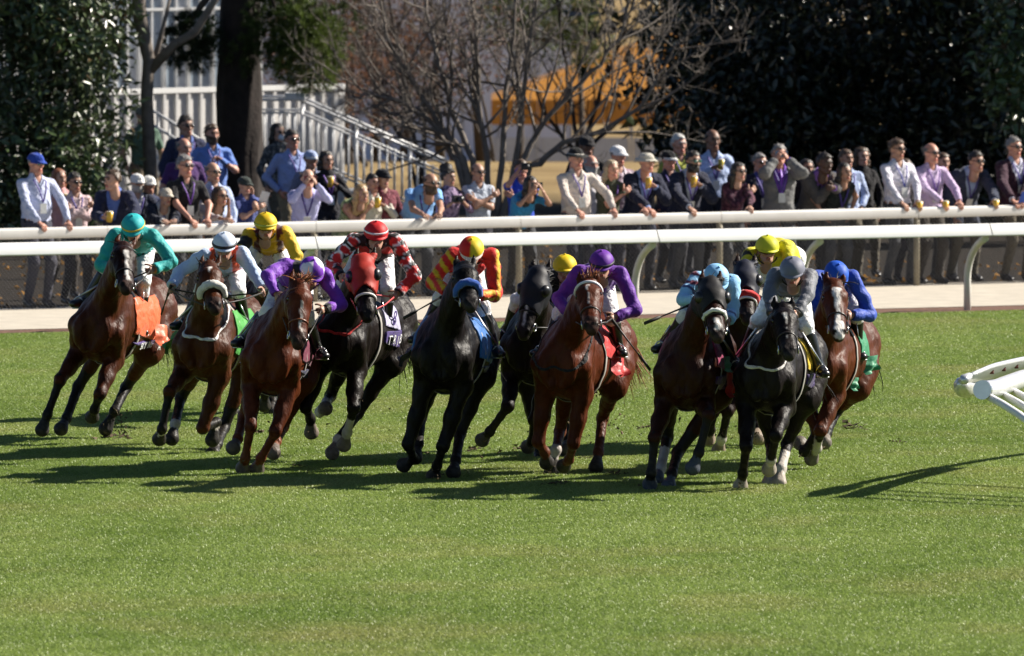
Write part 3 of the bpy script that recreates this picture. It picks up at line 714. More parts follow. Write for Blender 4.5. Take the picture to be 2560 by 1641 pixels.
# russet thicket and other trees farther back
def leafy_bush(name, label, base, crowns, seed, colr, L, W, trunk_h, group=None, mat=None, cat='tree', tr=.09):
    rng = np.random.default_rng(seed); base = np.asarray(base, float); t = put(name, None, loc=base, label=label, cat=cat, group=group); P_, D_ = [], []
    m = MB()
    for c, r, n in crowns:
        p, d = lumps(rng, c, r, n, shellp=.1); P_.append(p); D_.append(d)
        m.tube([base + rng.normal(0, .05, 3) * V(1, 1, 0), lerp(base, np.asarray(c), .5) + rng.normal(0, .1, 3), np.asarray(c, float) + V(0, 0, r[2] * .5)], [tr, tr * .7, tr * .25], n=6)
    m.build('trunk', BARK, t, base)
    p = np.concatenate(P_); d = np.concatenate(D_); v, t3, t4, c, _ = leaf_cloud(p, d, L, W, rng, colr, jit=.7); put('crown', mesh34('crown', v, t3, t4, c, base), t, mat or DRYLEAF, kind='stuff')
def russet(n, rng): 
    k = rng.uniform(.5, 1.5, n)[:, None]; c = V(.13, .07, .05) * k; b_ = rng.random(n) < .25; c[b_] = V(.20, .10, .055) * k[b_]; return c
def olive(n, rng): return V(.075, .10, .03) * rng.uniform(.5, 1.5, n)[:, None]
def greybrown(n, rng): return V(.12, .10, .085) * rng.uniform(.5, 1.5, n)[:, None]
for i, (px, py, rx, rz, n, Yd) in enumerate([(790, 120, 1.0, 1.5, 1800, 200), (870, 200, .9, 1.0, 1300, 204), (930, 80, 1.1, 1.3, 1300, 208), (1010, 180, .7, .9, 900, 206), (1095, 130, .7, 1.0, 450, 209), (1190, 110, .7, .9, 350, 207)]):
    c = P(px, py, Yd); bz = float(ground_z(c[0], Yd))
    leafy_bush('russet_tree', ['russet leaved small tree right behind the stair head', 'russet leaved small tree above the middle of the stair', 'russet leaved small tree above the foot of the stair', 'thin russet sapling left of the bare centre tree', 'russet sapling behind the left stems of the bare centre tree', 'russet sapling behind the middle of the bare centre tree'][i], (c[0], Yd, bz), [(c, (rx, .8, rz), n)], 31 + i, russet, .085, .05, 2, 'russet trees beyond the stair')
    bare_tree(['leafless sapling farthest left in the russet thicket', 'leafless sapling over the middle of the stair', 'leafless sapling over the foot of the stair', 'leafless sapling next to the bare centre tree', 'leafless sapling behind the left stems of the bare centre tree', 'leafless sapling behind the middle of the bare centre tree'][i], V(c[0] + .3, Yd - .8, bz), [[V(c[0] + .3, Yd - .8, bz), c + V(.1, -.8, -.8), c + V(.3 - .2 * i, -.8, .6), c + V(.5 - .3 * i, -.7, 2.0)], [V(c[0] + .3, Yd - .8, bz), c + V(-.4, -.8, -.5), c + V(-.6, -.8, 1.2)]], 41 + i, levels=2, r0=.03, ntw=11, col=BARK, group='leafless saplings in the russet thicket')
for i, (px, py, rx, rz, Yd) in enumerate([(1445, 70, .75, 1.0, 224), (1290, 20, .9, .8, 232)]):
    c = P(px, py, Yd); leafy_bush('small_evergreen', ['olive green tree above the orange tent', 'olive green treetop behind the bare centre tree'][i], (c[0], Yd, float(ground_z(c[0], Yd))), [(c, (rx, .8, rz), 1600)], 51 + i, olive, .13, .05, 2, 'olive green trees beyond the crowd', NEEDLE)
# far wood beyond everything
rng = np.random.default_rng(77); v_, a3, a4, cc = [], [], [], []; off = 0
for i in range(70):
    x = rng.uniform(-90, 90); y = rng.uniform(340, 430); h = rng.uniform(8, 20); p, d = lumps(rng, (x, y, -3.3 + h * .55), (rng.uniform(2.5, 4.5), 2.5, h * .5), 150, shellp=.2)
    v, t3, t4, c, _ = leaf_cloud(p, d, .9, .5, rng, greybrown if i % 3 else olive, .8); v_.append(v); a3.append(t3 + off); a4.append(t4 + off); cc.append(c); off += len(v)
put('far_wood', mesh34('far_wood', np.concatenate(v_), np.concatenate(a3), np.concatenate(a4), np.concatenate(cc), (0, 0, 0)), None, DRYLEAF, label='far grey brown wood beyond the buildings', cat='wood', kind='stuff')

# ================================================================ BUILDINGS
# terrace building at the left with corrugated screen and stair
tb = V(-5.6, 182.0, 0); t = put('terrace_building', None, loc=tb, label='white glazed terrace building behind the pine trunk', cat='building'); t.rotation_euler = (0, 0, math.radians(42))
YF = 182.0; zf, zt_ = .80, 1.77
for i in range(33):
    x = -8.9 + i * .23; m = MB(); m.box(V(x + .115, YF, (zf + zt_) / 2 - .35), (.108, .018, (zt_ - zf) / 2 + .35)); m.box(V(x + .012, YF - .035, (zf + zt_) / 2 - .35), (.022, .026, (zt_ - zf) / 2 + .34)); m.build('panel', M((.66, .64, .62), .6, noise=.08), t, tb, smooth=False)
m = MB(); m.box(V(-5.15, YF - .01, zt_ + .035), (3.8, .06, .035)); m.build('cap_rail', WHITE, t, tb, smooth=False)
m = MB(); m.box(V(-5.15, YF + 3, zf - .06), (3.85, 2.94, .05)); m.build('deck', M((.35, .33, .31), .8), t, tb, smooth=False)
GLASS = M((.26, .31, .37), .08, noise=.25, nscale=1.5, spec=.9)
for i in range(17):
    x = -9.0 + i * .46
    f = MB(); z0, z1 = zf, 4.2
    for xx in (x, x + .45): f.box(V(xx, 184.0, (z0 + z1) / 2), (.022, .04, (z1 - z0) / 2))
    for zz in (z0 + .02, z1 - .02, 2.9): f.box(V(x + .225, 183.995, zz), (.2, .035, .02))
    w = f.build('window', M((.60, .60, .60), .5), t, tb, smooth=False)
    m = MB(); m.box(V(x + .12, 184.02, (z0 + z1) / 2), (.1, .006, (z1 - z0) / 2 - .03)); m.build('pane', GLASS, w, None, smooth=False).location = (-tb[0], -tb[1], 0)
    m = MB(); m.box(V(x + .34, 184.025, (z0 + z1) / 2), (.1, .006, (z1 - z0) / 2 - .03)); m.build('pane', M((.62, .64, .67) if i % 2 else (.34, .39, .45), .12, noise=.2, nscale=1.2, spec=.8), w, None, smooth=False).location = (-tb[0], -tb[1], 0)
    m = MB(); m.box(V(x + .23, 184.0, (z0 + z1) / 2), (.012, .03, (z1 - z0) / 2 - .03)); m.build('mullion', M((.60, .60, .60), .5), w, None, smooth=False).location = (-tb[0], -tb[1], 0)
m = MB(); m.box(V(-5.15, 186.4, 4.4), (4.1, 2.5, .18)); m.build('roof', WHITE, t, tb, smooth=False)
m = MB(); m.box(V(-5.15, 188.2, 2.4), (3.9, .1, 1.9)); m.build('back_wall', M((.5, .49, .48), .7), t, tb, smooth=False)
# stair with steel railings
st0 = V((748 - 1280) / 181.0, 178.4, 0); t = put('stair', None, loc=st0, label='aluminium stair with railings coming down to the right behind the crowd', cat='stair')
RAILM = M((.62, .62, .63), .4, metal=.1, noise=.1); top = .90; run = 1.95; nst = 6
m = MB(); m.box(st0 + V(-.45, .1, top - .04), (.45, .75, .04)); m.build('landing', M((.4, .4, .4), .6), t, st0, smooth=False)
for i in range(nst):
    m = MB(); m.box(st0 + V(run * (i + .5) / nst, .1, top * (1 - (i + 1) / nst) - .02 + .1), (run / nst / 2, .68, .02)); m.build('step', M((.42, .42, .43), .5, metal=.3), t, st0, smooth=False)
for sy in (-.62, .82):
    A = st0 + V(0, sy, top); B_ = st0 + V(run + .1, sy, .05); L_ = st0 + V(-.9, sy, top)
    for h in (.92, .74, .12):
        m = MB(); m.tube([L_ + V(0, 0, h), A + V(0, 0, h), B_ + V(0, 0, h - .05)], .021 if h > .9 else .015, n=6); m.build('handrail' if h > .9 else 'rail_bar', RAILM, t, st0)
    for i in range(29):
        q = i / 28 * 1.45 - .45; p = lerp(A, B_, q) if q > 0 else lerp(A, L_, -q / .45)
        m = MB(); big = i % 7 == 2; m.tube([p + V(0, 0, .0 if big else .12), p + V(0, 0, .9 if big else .74)], .021 if big else .010, n=6); m.build('post' if big else 'baluster', RAILM, t, st0)
m = MB(); m.box(st0 + V(-.06, -.62, 1.87), (.14, .09, .05)); m.build('post_cap', WHITE, t, st0, smooth=False)
for i in range(5):
    m = MB(); m.box(st0 + V(-.95 + i * .2, -.5, .45), (.09, .015, .44)); m.build('skirt_panel', M((.55, .52, .50), .6, noise=.06), t, st0, smooth=False)
# second railing at the left
rl = V((378 - 1280) / 180.0, 178.6, 0); t = put('stair_railing', None, loc=rl, label='grey stair railing descending beside the slim trunk', cat='railing')
for h in (0, -.2, -.62):
    m = MB(); m.tube([rl + V(-.1, 0, 1.72 + h), rl + V(.75, 0, 1.2 + h)], .02, n=6); m.build('rail_bar', RAILM, t, rl)
for i in range(6):
    p = rl + V(-.05 + .15 * i, 0, 0); m = MB(); m.tube([p, p + V(0, 0, 1.68 - .092 * i)], .014, n=6); m.build('baluster', RAILM, t, rl)
# pale marquee and orange tent on the lower ground
Yw = 300.0; wc = P(1040, 250, Yw); gz = -3.3
t = put('marquee', None, loc=V(wc[0], Yw, gz), label='large pale marquee beyond the bare centre tree', cat='tent'); wb = V(wc[0], Yw, gz)
for i in range(9):
    x = wc[0] - 3.6 + i * .85; m = MB(); m.box(V(x, Yw, gz + 2.2), (.415, .03, 2.2)); m.build('wall_panel', M((.62, .66, .80), .7, noise=.06, nscale=1.5), t, wb, smooth=False)
    m = MB(); m.box(V(x + .425, Yw - .05, gz + 2.2), (.03, .03, 2.2)); m.build('pole', M((.35, .35, .36), .5), t, wb, smooth=False)
m = MB(); x0, x1 = wc[0] - 4.3, wc[0] + 4.0; m.add([(x0, Yw - .3, gz + 4.4), (x1, Yw - .3, gz + 4.4), (x1, Yw + 8, gz + 4.4), (x0, Yw + 8, gz + 4.4), (x0 + 2, Yw + 4, gz + 6.6), (x1 - 2, Yw + 4, gz + 6.6)], [[0, 1, 5, 4], [1, 2, 5], [2, 3, 4, 5], [3, 0, 4]]); m.build('roof', M((.6, .6, .62), .7), t, wb, smooth=False)
Yo = 248.0; o0 = P(1228, 312, Yo); so = FPX / Yo; ob = V(o0[0] + 2.5, Yo + 2, gz)
t = put('orange_tent', None, loc=ob, label='orange canopy tent with white side walls behind the dark tree', cat='tent'); ORANGE = M((.50, .21, .025), .65, noise=.1, nscale=2)
zl = o0[2]; zh = zl + 62 / so; x0 = o0[0]; x1 = x0 + 5.4; xr = x0 + 3.6; zr = zh + 1.35
m = MB(); m.add([(x0, Yo, zh), (x1, Yo, zh), (x1, Yo + 4, zh), (x0, Yo + 4, zh), (xr, Yo + 2, zr), (x0 + .3, Yo - .05, zh - .02)], [[0, 1, 4], [1, 2, 4], [2, 3, 4], [3, 0, 4]]); m.build('roof', ORANGE, t, ob, smooth=False)
for i in range(6):
    m = MB(); m.box(V(x0 + .45 + .9 * i, Yo - .02, (zl + zh) / 2), (.446, .012, (zh - zl) / 2)); m.build('valance_panel', ORANGE, t, ob, smooth=False)
for i in range(7):
    m = MB(); m.box(V(x0 + .9 * i, Yo, (gz + zl) / 2), (.035, .035, (zl - gz) / 2)); m.build('pole', M((.5, .5, .5), .5), t, ob, smooth=False)
    if 0 < i: m = MB(); m.box(V(x0 + .9 * i - .45, Yo + .03, gz + (zl - gz) * .45), (.405, .012, (zl - gz) * .45)); m.build('side_wall', M((.5, .52, .56), .7, noise=.1), t, ob, smooth=False)

# ================================================================ PEOPLE (library)
def proj(p):
    d = np.asarray(p, float) - _O; z = d @ _F
    return V(1280 + FPX * d[0] / z, 820.5 - FPX * (d @ _U) / z)

def join(parts):
    """[(verts, faces, colours)] -> one set of arrays with mixed polygon sizes"""
    vs, loops, sizes, cs = [], [], [], []; o = 0
    for v, f, c in parts:
        v = np.asarray(v, np.float32); vs.append(v)
        c = np.asarray(c, np.float32); cs.append(np.broadcast_to(c, (len(v), 3)))
        if isinstance(f, np.ndarray):
            loops.append((f + o).ravel()); sizes.append(np.full(len(f), f.shape[1]))
        else:
            loops.append(np.array([i + o for q in f for i in q])); sizes.append(np.array([len(q) for q in f]))
        o += len(v)
    return np.concatenate(vs), np.concatenate(loops).astype(np.int32), np.concatenate(sizes).astype(np.int32), np.concatenate(cs)

def mesh_of(name, parts, base=None):
    v, lo, sz, c = join(parts)
    if base is not None: v = v - np.asarray(base, np.float32)
    me = bpy.data.meshes.new(name)
    me.vertices.add(len(v)); me.vertices.foreach_set('co', v.astype(np.float32).ravel())
    me.loops.add(len(lo)); me.loops.foreach_set('vertex_index', lo)
    me.polygons.add(len(sz)); me.polygons.foreach_set('loop_start', np.concatenate([[0], np.cumsum(sz)[:-1]]).astype(np.int32))
    me.update(calc_edges=True)
    a = me.color_attributes.new('Col', 'FLOAT_COLOR', 'POINT'); cc = np.ones((len(v), 4), np.float32); cc[:, :3] = c
    a.data.foreach_set('color', cc.ravel())
    me.polygons.foreach_set('use_smooth', np.ones(len(me.polygons), bool)); me.validate()
    return me

def make_head(vox):
    b = Body(vox)
    b.B((0, .018, .028), (.076, .097, .09), id=0)
    b.E((0, -.022, .01), (0, -.04, -.07), (.066, .06), (.046, .046), wdir=V(1, 0, 0), k=.03, id=0)
    b.B((0, -.068, -.1), (.03, .024, .022), k=.025, id=0)
    for s in (-1, 1):
        b.B((s * .043, -.055, -.018), (.025, .026, .024), k=.025, id=0)
        b.E((s * .05, -.0, -.07), (s * .025, -.06, -.1), .022, .02, k=.03, id=0)
    b.E((-.034, -.083, .033), (.034, -.083, .033), .013, .013, k=.012, id=2)
    b.E((0, -.086, .022), (0, -.113, -.03), .011, .015, k=.015, id=0)
    for s in (-1, 1):
        b.B((s * .013, -.099, -.036), (.011, .012, .009), k=.01, id=0)
        b.cut((s * .031, -.101, .010), (.02, .017, .013), k=.012)
        b.B((s * .08, .012, .0), (.012, .024, .034), k=.012, id=0)
    b.E((-.019, -.093, -.061), (.019, -.093, -.061), .008, .008, k=.006, id=1)
    b.E((-.015, -.092, -.074), (.015, -.092, -.074), .009, .009, k=.006, id=1)
    b.E((0, .02, -.07), (0, .035, -.2), .054, .062, k=.03, id=4)
    b.solve()
    v = b.v; ids = b.id.copy()
    for s in (-1, 1):
        d = np.linalg.norm((v - V(s * .031, -.086, .011)) / V(.016, .03, .009), axis=1); ids[d < 1] = 3
    return v, b.f, b.n, ids
HEAD_HI = make_head(.008); HEAD_LO = make_head(.0112)

def rot_face(face, up=(0, 0, 1)):
    """rotation whose -Y axis looks along face"""
    fy = -nrm(np.asarray(face, float)); x = nrm(np.cross(fy, np.asarray(up, float)))
    z = np.cross(x, fy); return np.stack([x, fy, z], 1)      # columns

def head_parts(H, c, R, k, tone, brow):
    v, f, n, ids = H
    t = np.asarray(tone, float)
    pal = np.stack([t, t * V(.85, .5, .5), np.asarray(brow, float) * .8 + t * .2, V(.05, .04, .035), t * .97])
    col = pal[ids]
    low = (v[:, 2] < -.03) & (v[:, 1] < 0) & (ids == 0); col[low] *= V(.97, .95, .95)
    return (c + (v * k) @ R.T, f, col)

def hand(wrist, fdir, palm, side, curl=.5, k=1.0, spread=.12):
    """palm, four unequal fingers and a thumb; fdir = where the fingers point, palm = palm side, side = thumb side sign along fdir x palm"""
    m = MB(); fd = nrm(np.asarray(fdir, float)); pn = np.asarray(palm, float); pn = nrm(pn - fd * (pn @ fd)); sd = np.cross(fd, pn) * side
    w = np.asarray(wrist, float)
    m.tube([w - fd * .02 * k, w + fd * .02 * k, w + fd * .055 * k, w + fd * .092 * k], [.027 * k, .034 * k, .042 * k, .038 * k], n=8, flat=.42, ref=sd)
    for i, (off, L) in enumerate(((.028, .068), (.010, .078), (-.009, .073), (-.027, .056))):
        p = w + fd * .086 * k + sd * off * k; d = nrm(fd + sd * off * spread * 30 * .25); pts = [p]; c = 0
        for j, q in enumerate((.45, .32, .23)):
            c += curl * (1.0 if j else .8); dd = d * math.cos(c) + pn * math.sin(c)
            p = p + dd * L * q * k; pts.append(p)
        m.tube(pts, [.0098 * k, .0092 * k, .0085 * k, .0066 * k], n=6)
    p = w + fd * .03 * k + sd * .03 * k; d = nrm(fd * .55 + sd * .8 + pn * .35); pts = [p]
    for q, t in ((.032, 0), (.03, .35), (.024, .7)):
        dd = nrm(d + (fd * .5 - sd * .7 + pn * .5) * t * (.4 + curl * .5)); p = p + dd * q * k; pts.append(p)
    m.tube(pts, [.0135 * k, .0118 * k, .0105 * k, .008 * k], n=6)
    return np.array(m.v), m.f

def twobone(a, c, l1, l2, pole):
    d = c - a; L = np.linalg.norm(d)
    if L > (l1 + l2) * .995: c = a + d / L * (l1 + l2) * .995; d = c - a; L = np.linalg.norm(d)
    t = (l1 * l1 - l2 * l2 + L * L) / (2 * L); h = math.sqrt(max(l1 * l1 - t * t, 0)); u = d / L
    p = np.asarray(pole, float); p = p - u * (p @ u)
    return a + u * t + nrm(p) * h, c

def body_of(j, vox, k=1.0, fat=1.0, fem=False):
    """j: joints; ids 0 torso 1 neck 2/3 arms (viewer left/right) 4/5 legs 6 feet"""
    b = Body(vox); sx = nrm(j['sR'] - j['sL']); hx = nrm(j['hR'] - j['hL'])
    pel, nb = j['pelvis'], j['neck']; che = lerp(pel, nb, .62); wai = lerp(pel, nb, .3); wx = nrm(sx + hx)
    ws = .155 if not fem else .14
    b.E(pel, wai, (.165 * k * (1 if not fem else 1.04), .115 * k * fat), (.145 * k * fat * (1 if not fem else .86), .11 * k * fat), wdir=hx, k=.05, id=0)
    b.E(wai, che, (.145 * k * fat * (1 if not fem else .86), .11 * k * fat), ((ws + .015) * k, .12 * k), wdir=wx, k=.05, id=0)
    b.E(che, lerp(che, nb, .8), ((ws + .015) * k, .12 * k), (.1 * k, .075 * k), wdir=sx, k=.05, id=0)
    b.E(lerp(j['sL'], j['sR'], .08), lerp(j['sL'], j['sR'], .92), .046 * k, .046 * k, k=.06, id=0)
    if fat > 1.06: b.B(lerp(pel, nb, .34) + nrm(np.cross(sx, nb - pel)) * -.05 * k * -1, (.14 * k * fat, .12 * k * fat, .15 * k), k=.06, id=0)
    if fem:
        fw = nrm(np.cross(nb - pel, sx))
        for s in (-1, 1): b.B(lerp(pel, nb, .66) + sx * s * .07 * k - fw * -.09 * k, (.06 * k,) * 3, k=.04, id=0)
    b.E(nb - nrm(nb - pel) * .02, j['head'] + nrm(j['head'] - nb) * -.06 * k, .06 * k, .052 * k, k=.03, id=1)
    r = .9 if fem else 1.0
    for s, i in (('L', 2), ('R', 3)):
        b.E(j['s' + s], j['e' + s], .053 * k * r, .041 * k * r, k=.035, id=i); b.E(j['e' + s], j['w' + s], .044 * k * r, .029 * k * r, k=.02, id=i)
    for s, i in (('L', 4), ('R', 5)):
        b.E(j['h' + s], j['k' + s], .092 * k, .062 * k, k=.04, id=i); b.E(j['k' + s], j['a' + s], .062 * k, .042 * k, k=.03, id=i)
        t = j['t' + s]; b.E(j['a' + s] - V(0, 0, .02 * k), t, .046 * k, (.046 * k, .032 * k), wdir=np.cross(t - j['a' + s], V(0, 0, 1)), k=.03, id=6)
    return b.solve()

def along(a, c):
    a = np.asarray(a); u = nrm(np.asarray(c) - a); return lambda v: (v - a) @ u

def shell_obj(name, B, g, col, parent, mat, base, off=.008, wrinkle=.003, depth=None, **kw):
    r = shell(B.v, B.f, B.n, g, off, depth, wrinkle)
    if r is None: return None
    v, f, ix = r
    c = col(v) if callable(col) else np.broadcast_to(np.asarray(col, float), (len(v), 3))
    return put(name, mesh(name, v, f, cols=c, base=base), parent, mat, **kw)

def glasses(parent, c, R, k, base, lens=(.006, .006, .008), name='sunglasses'):
    m = MB(); T = lambda p: c + R @ (np.array(p) * k)
    for s in (-1, 1):
        m.ball(T((s * .033, -.1, .011)), (.027 * k, .007 * k, .02 * k), 8, 5, ax=R.T)
        m.tube([T((s * .058, -.096, .016)), T((s * .078, -.05, .016)), T((s * .082, .01, .01))], .004 * k, n=4)
    m.tube([T((-.012, -.108, .014)), T((.012, -.108, .014))], .004 * k, n=4)
    return m.build(name, M(lens, .08, noise=0, spec=.7), parent, base)

def hair_shell(parent, H, c, R, k, base, g, col, off=.011, name='hair', wr=.006, loose=True):
    v, f, n, ids = H
    r = shell(v, f, n, g, off, off * 1.6, wr)
    if r is None: return
    vv, ff, ix = r; parts = [(c + (vv * k) @ R.T, ff, np.array(col))]
    if name == 'hair' and loose:      # loose ends that break the outline
        m = MB(); q = RNG.integers(0, int(len(vv) * .8), 54); p = c + (vv[q] * k) @ R.T; d = (n[ix[q]] * .7 + V(0, .5, -.1) + RNG.normal(0, .45, (54, 3))) @ R.T
        strands(m, p, d, RNG.uniform(.018, .042, 54) * k, .0055, bend=(0, 0, -.4), seg=2); parts.append((np.array(m.v), m.f, np.array(col)))
    return put(name, mesh_of(name, parts, base), parent, HAIR)

def g_short(v, ix): return v[:, 2] + .012 * np.sin(v[:, 0] * 90) - np.interp(v[:, 1], [-.1, -.07, -.045, -.012, -.005, .035, .1], [.094, .086, .066, .05, .005, .0, -.085])
def g_bald(v, ix): return np.minimum(g_short(v, ix), np.minimum(.055 - v[:, 2], v[:, 1] + .03))
def g_beard(v, ix): return np.minimum(np.minimum(-.034 - v[:, 2] + .25 * np.abs(v[:, 0]), v[:, 2] + .135), .015 - v[:, 1])

def long_hair(parent, c, R, k, base, col, length=.3, curly=False, back=.05):
    b = Body(.013 * k); T = lambda p: c + R @ (np.array(p) * k)
    b.B(T((0, .03, .05)), (.092 * k, .1 * k, .082 * k), ax=R.T, id=0)
    for s in (-1, 1):
        b.E(T((s * .075, .01, .03)), T((s * .088, .03, -.1)), .034 * k, .04 * k, k=.03)
        b.E(T((s * .088, .03, -.1)), T((s * .085, .045, -.1 - length * .55)), .04 * k, .022 * k, k=.03)
    b.E(T((0, .08, .0)), T((0, .1, -.1 - length * .7)), (.085 * k, .045 * k), (.075 * k, .03 * k), wdir=R[:, 0], k=.04)
    b.solve(); v = b.v.copy(); am = .011 if curly else .005
    v += b.n * (am * (np.sin(v[:, 0] * 150 + v[:, 2] * 30) * np.sin(v[:, 1] * 130 + 1) + .5 * np.sin(v[:, 2] * 90)))[:, None]
    loc = (v - c) @ R / k
    keepf = (np.where((loc[:, 1] < -.035) & (loc[:, 2] < .075), 0, 1)[b.f].min(1) > 0)
    return put('hair', mesh('hair', v, b.f[keepf], cols=np.broadcast_to(np.array(col), (len(v), 3)), base=base), parent, HAIR)

def cap_hat(parent, c, R, k, base, col, brim=None, kind='cap', band=None):
    m = MB(); T = lambda p: c + R @ (np.array(p) * k); brim = brim or col
    m.col = col
    if kind == 'cap':
        m.ball(T((0, .012, .035)), (.096 * k, .115 * k, .094 * k), 14, 7, ax=R.T, z0=0.05)
        m.ball(T((0, .012, .13)), (.008 * k, .008 * k, .005 * k), 6, 4, ax=R.T)
        m.col = brim; vs = []; fs = []
        for t in (0, 1):
            for j in range(9):
                w = math.radians(-78 + 156 * j / 8); 
                for q in (0, 1):
                    rr = 1 if q == 0 else 1 + .72 * math.cos(w) ** .6
                    vs.append(T((.094 * math.sin(w) * (1 if q == 0 else 1.03), .012 - .112 * math.cos(w) * rr, .046 - .02 * q * (1 + .5 * abs(math.sin(w))) - .007 * t)))
        for j in range(8):
            a = j * 2; fs += [[a, a + 2, a + 3, a + 1], [18 + a, 18 + a + 1, 18 + a + 3, 18 + a + 2], [a + 1, a + 3, 18 + a + 3, 18 + a + 1]]
        m.add(vs, fs)
    else:
        hi = .1 if kind == 'fedora' else .075
        m.ball(T((0, .012, .042)), (.092 * k, .108 * k, hi * k), 14, 7, ax=R.T, z0=0.0)
        bw = .062 if kind == 'fedora' else .045
        m.col = brim; vs = []; fs = []
        for t in (0, 1):
            for j in range(20):
                w = 2 * math.pi * j / 20
                for q in (0, 1):
                    rx, ry = .09 + bw * q, .106 + bw * q
                    vs.append(T((rx * math.sin(w), .012 - ry * math.cos(w), .045 + q * (.012 * abs(math.sin(w)) * (1 if kind == 'fedora' else -1.5) - .012) - .006 * t)))
        for j in range(20):
            a = j * 2; b = ((j + 1) % 20) * 2
            fs += [[a, b, b + 1, a + 1], [40 + a, 40 + a + 1, 40 + b + 1, 40 + b], [a + 1, b + 1, 40 + b + 1, 40 + a + 1]]
        m.add(vs, fs)
        if band:
            m.col = band; m.tube([T((.094 * math.sin(2 * math.pi * j / 18), .012 - .11 * math.cos(2 * math.pi * j / 18), .058)) for j in range(18)], .011 * k, n=4, closed=True, flat=.35)
    return m.build('cap' if kind == 'cap' else 'hat', CLOTH, parent, base, colored=True)

# ================================================================ RACE HORSES
HT = [0, .22, .5, .8, 1.0]; HW = [.088, .12, .084, .072, .055]; HH = [.098, .122, .092, .07, .056]

class Horse: pass

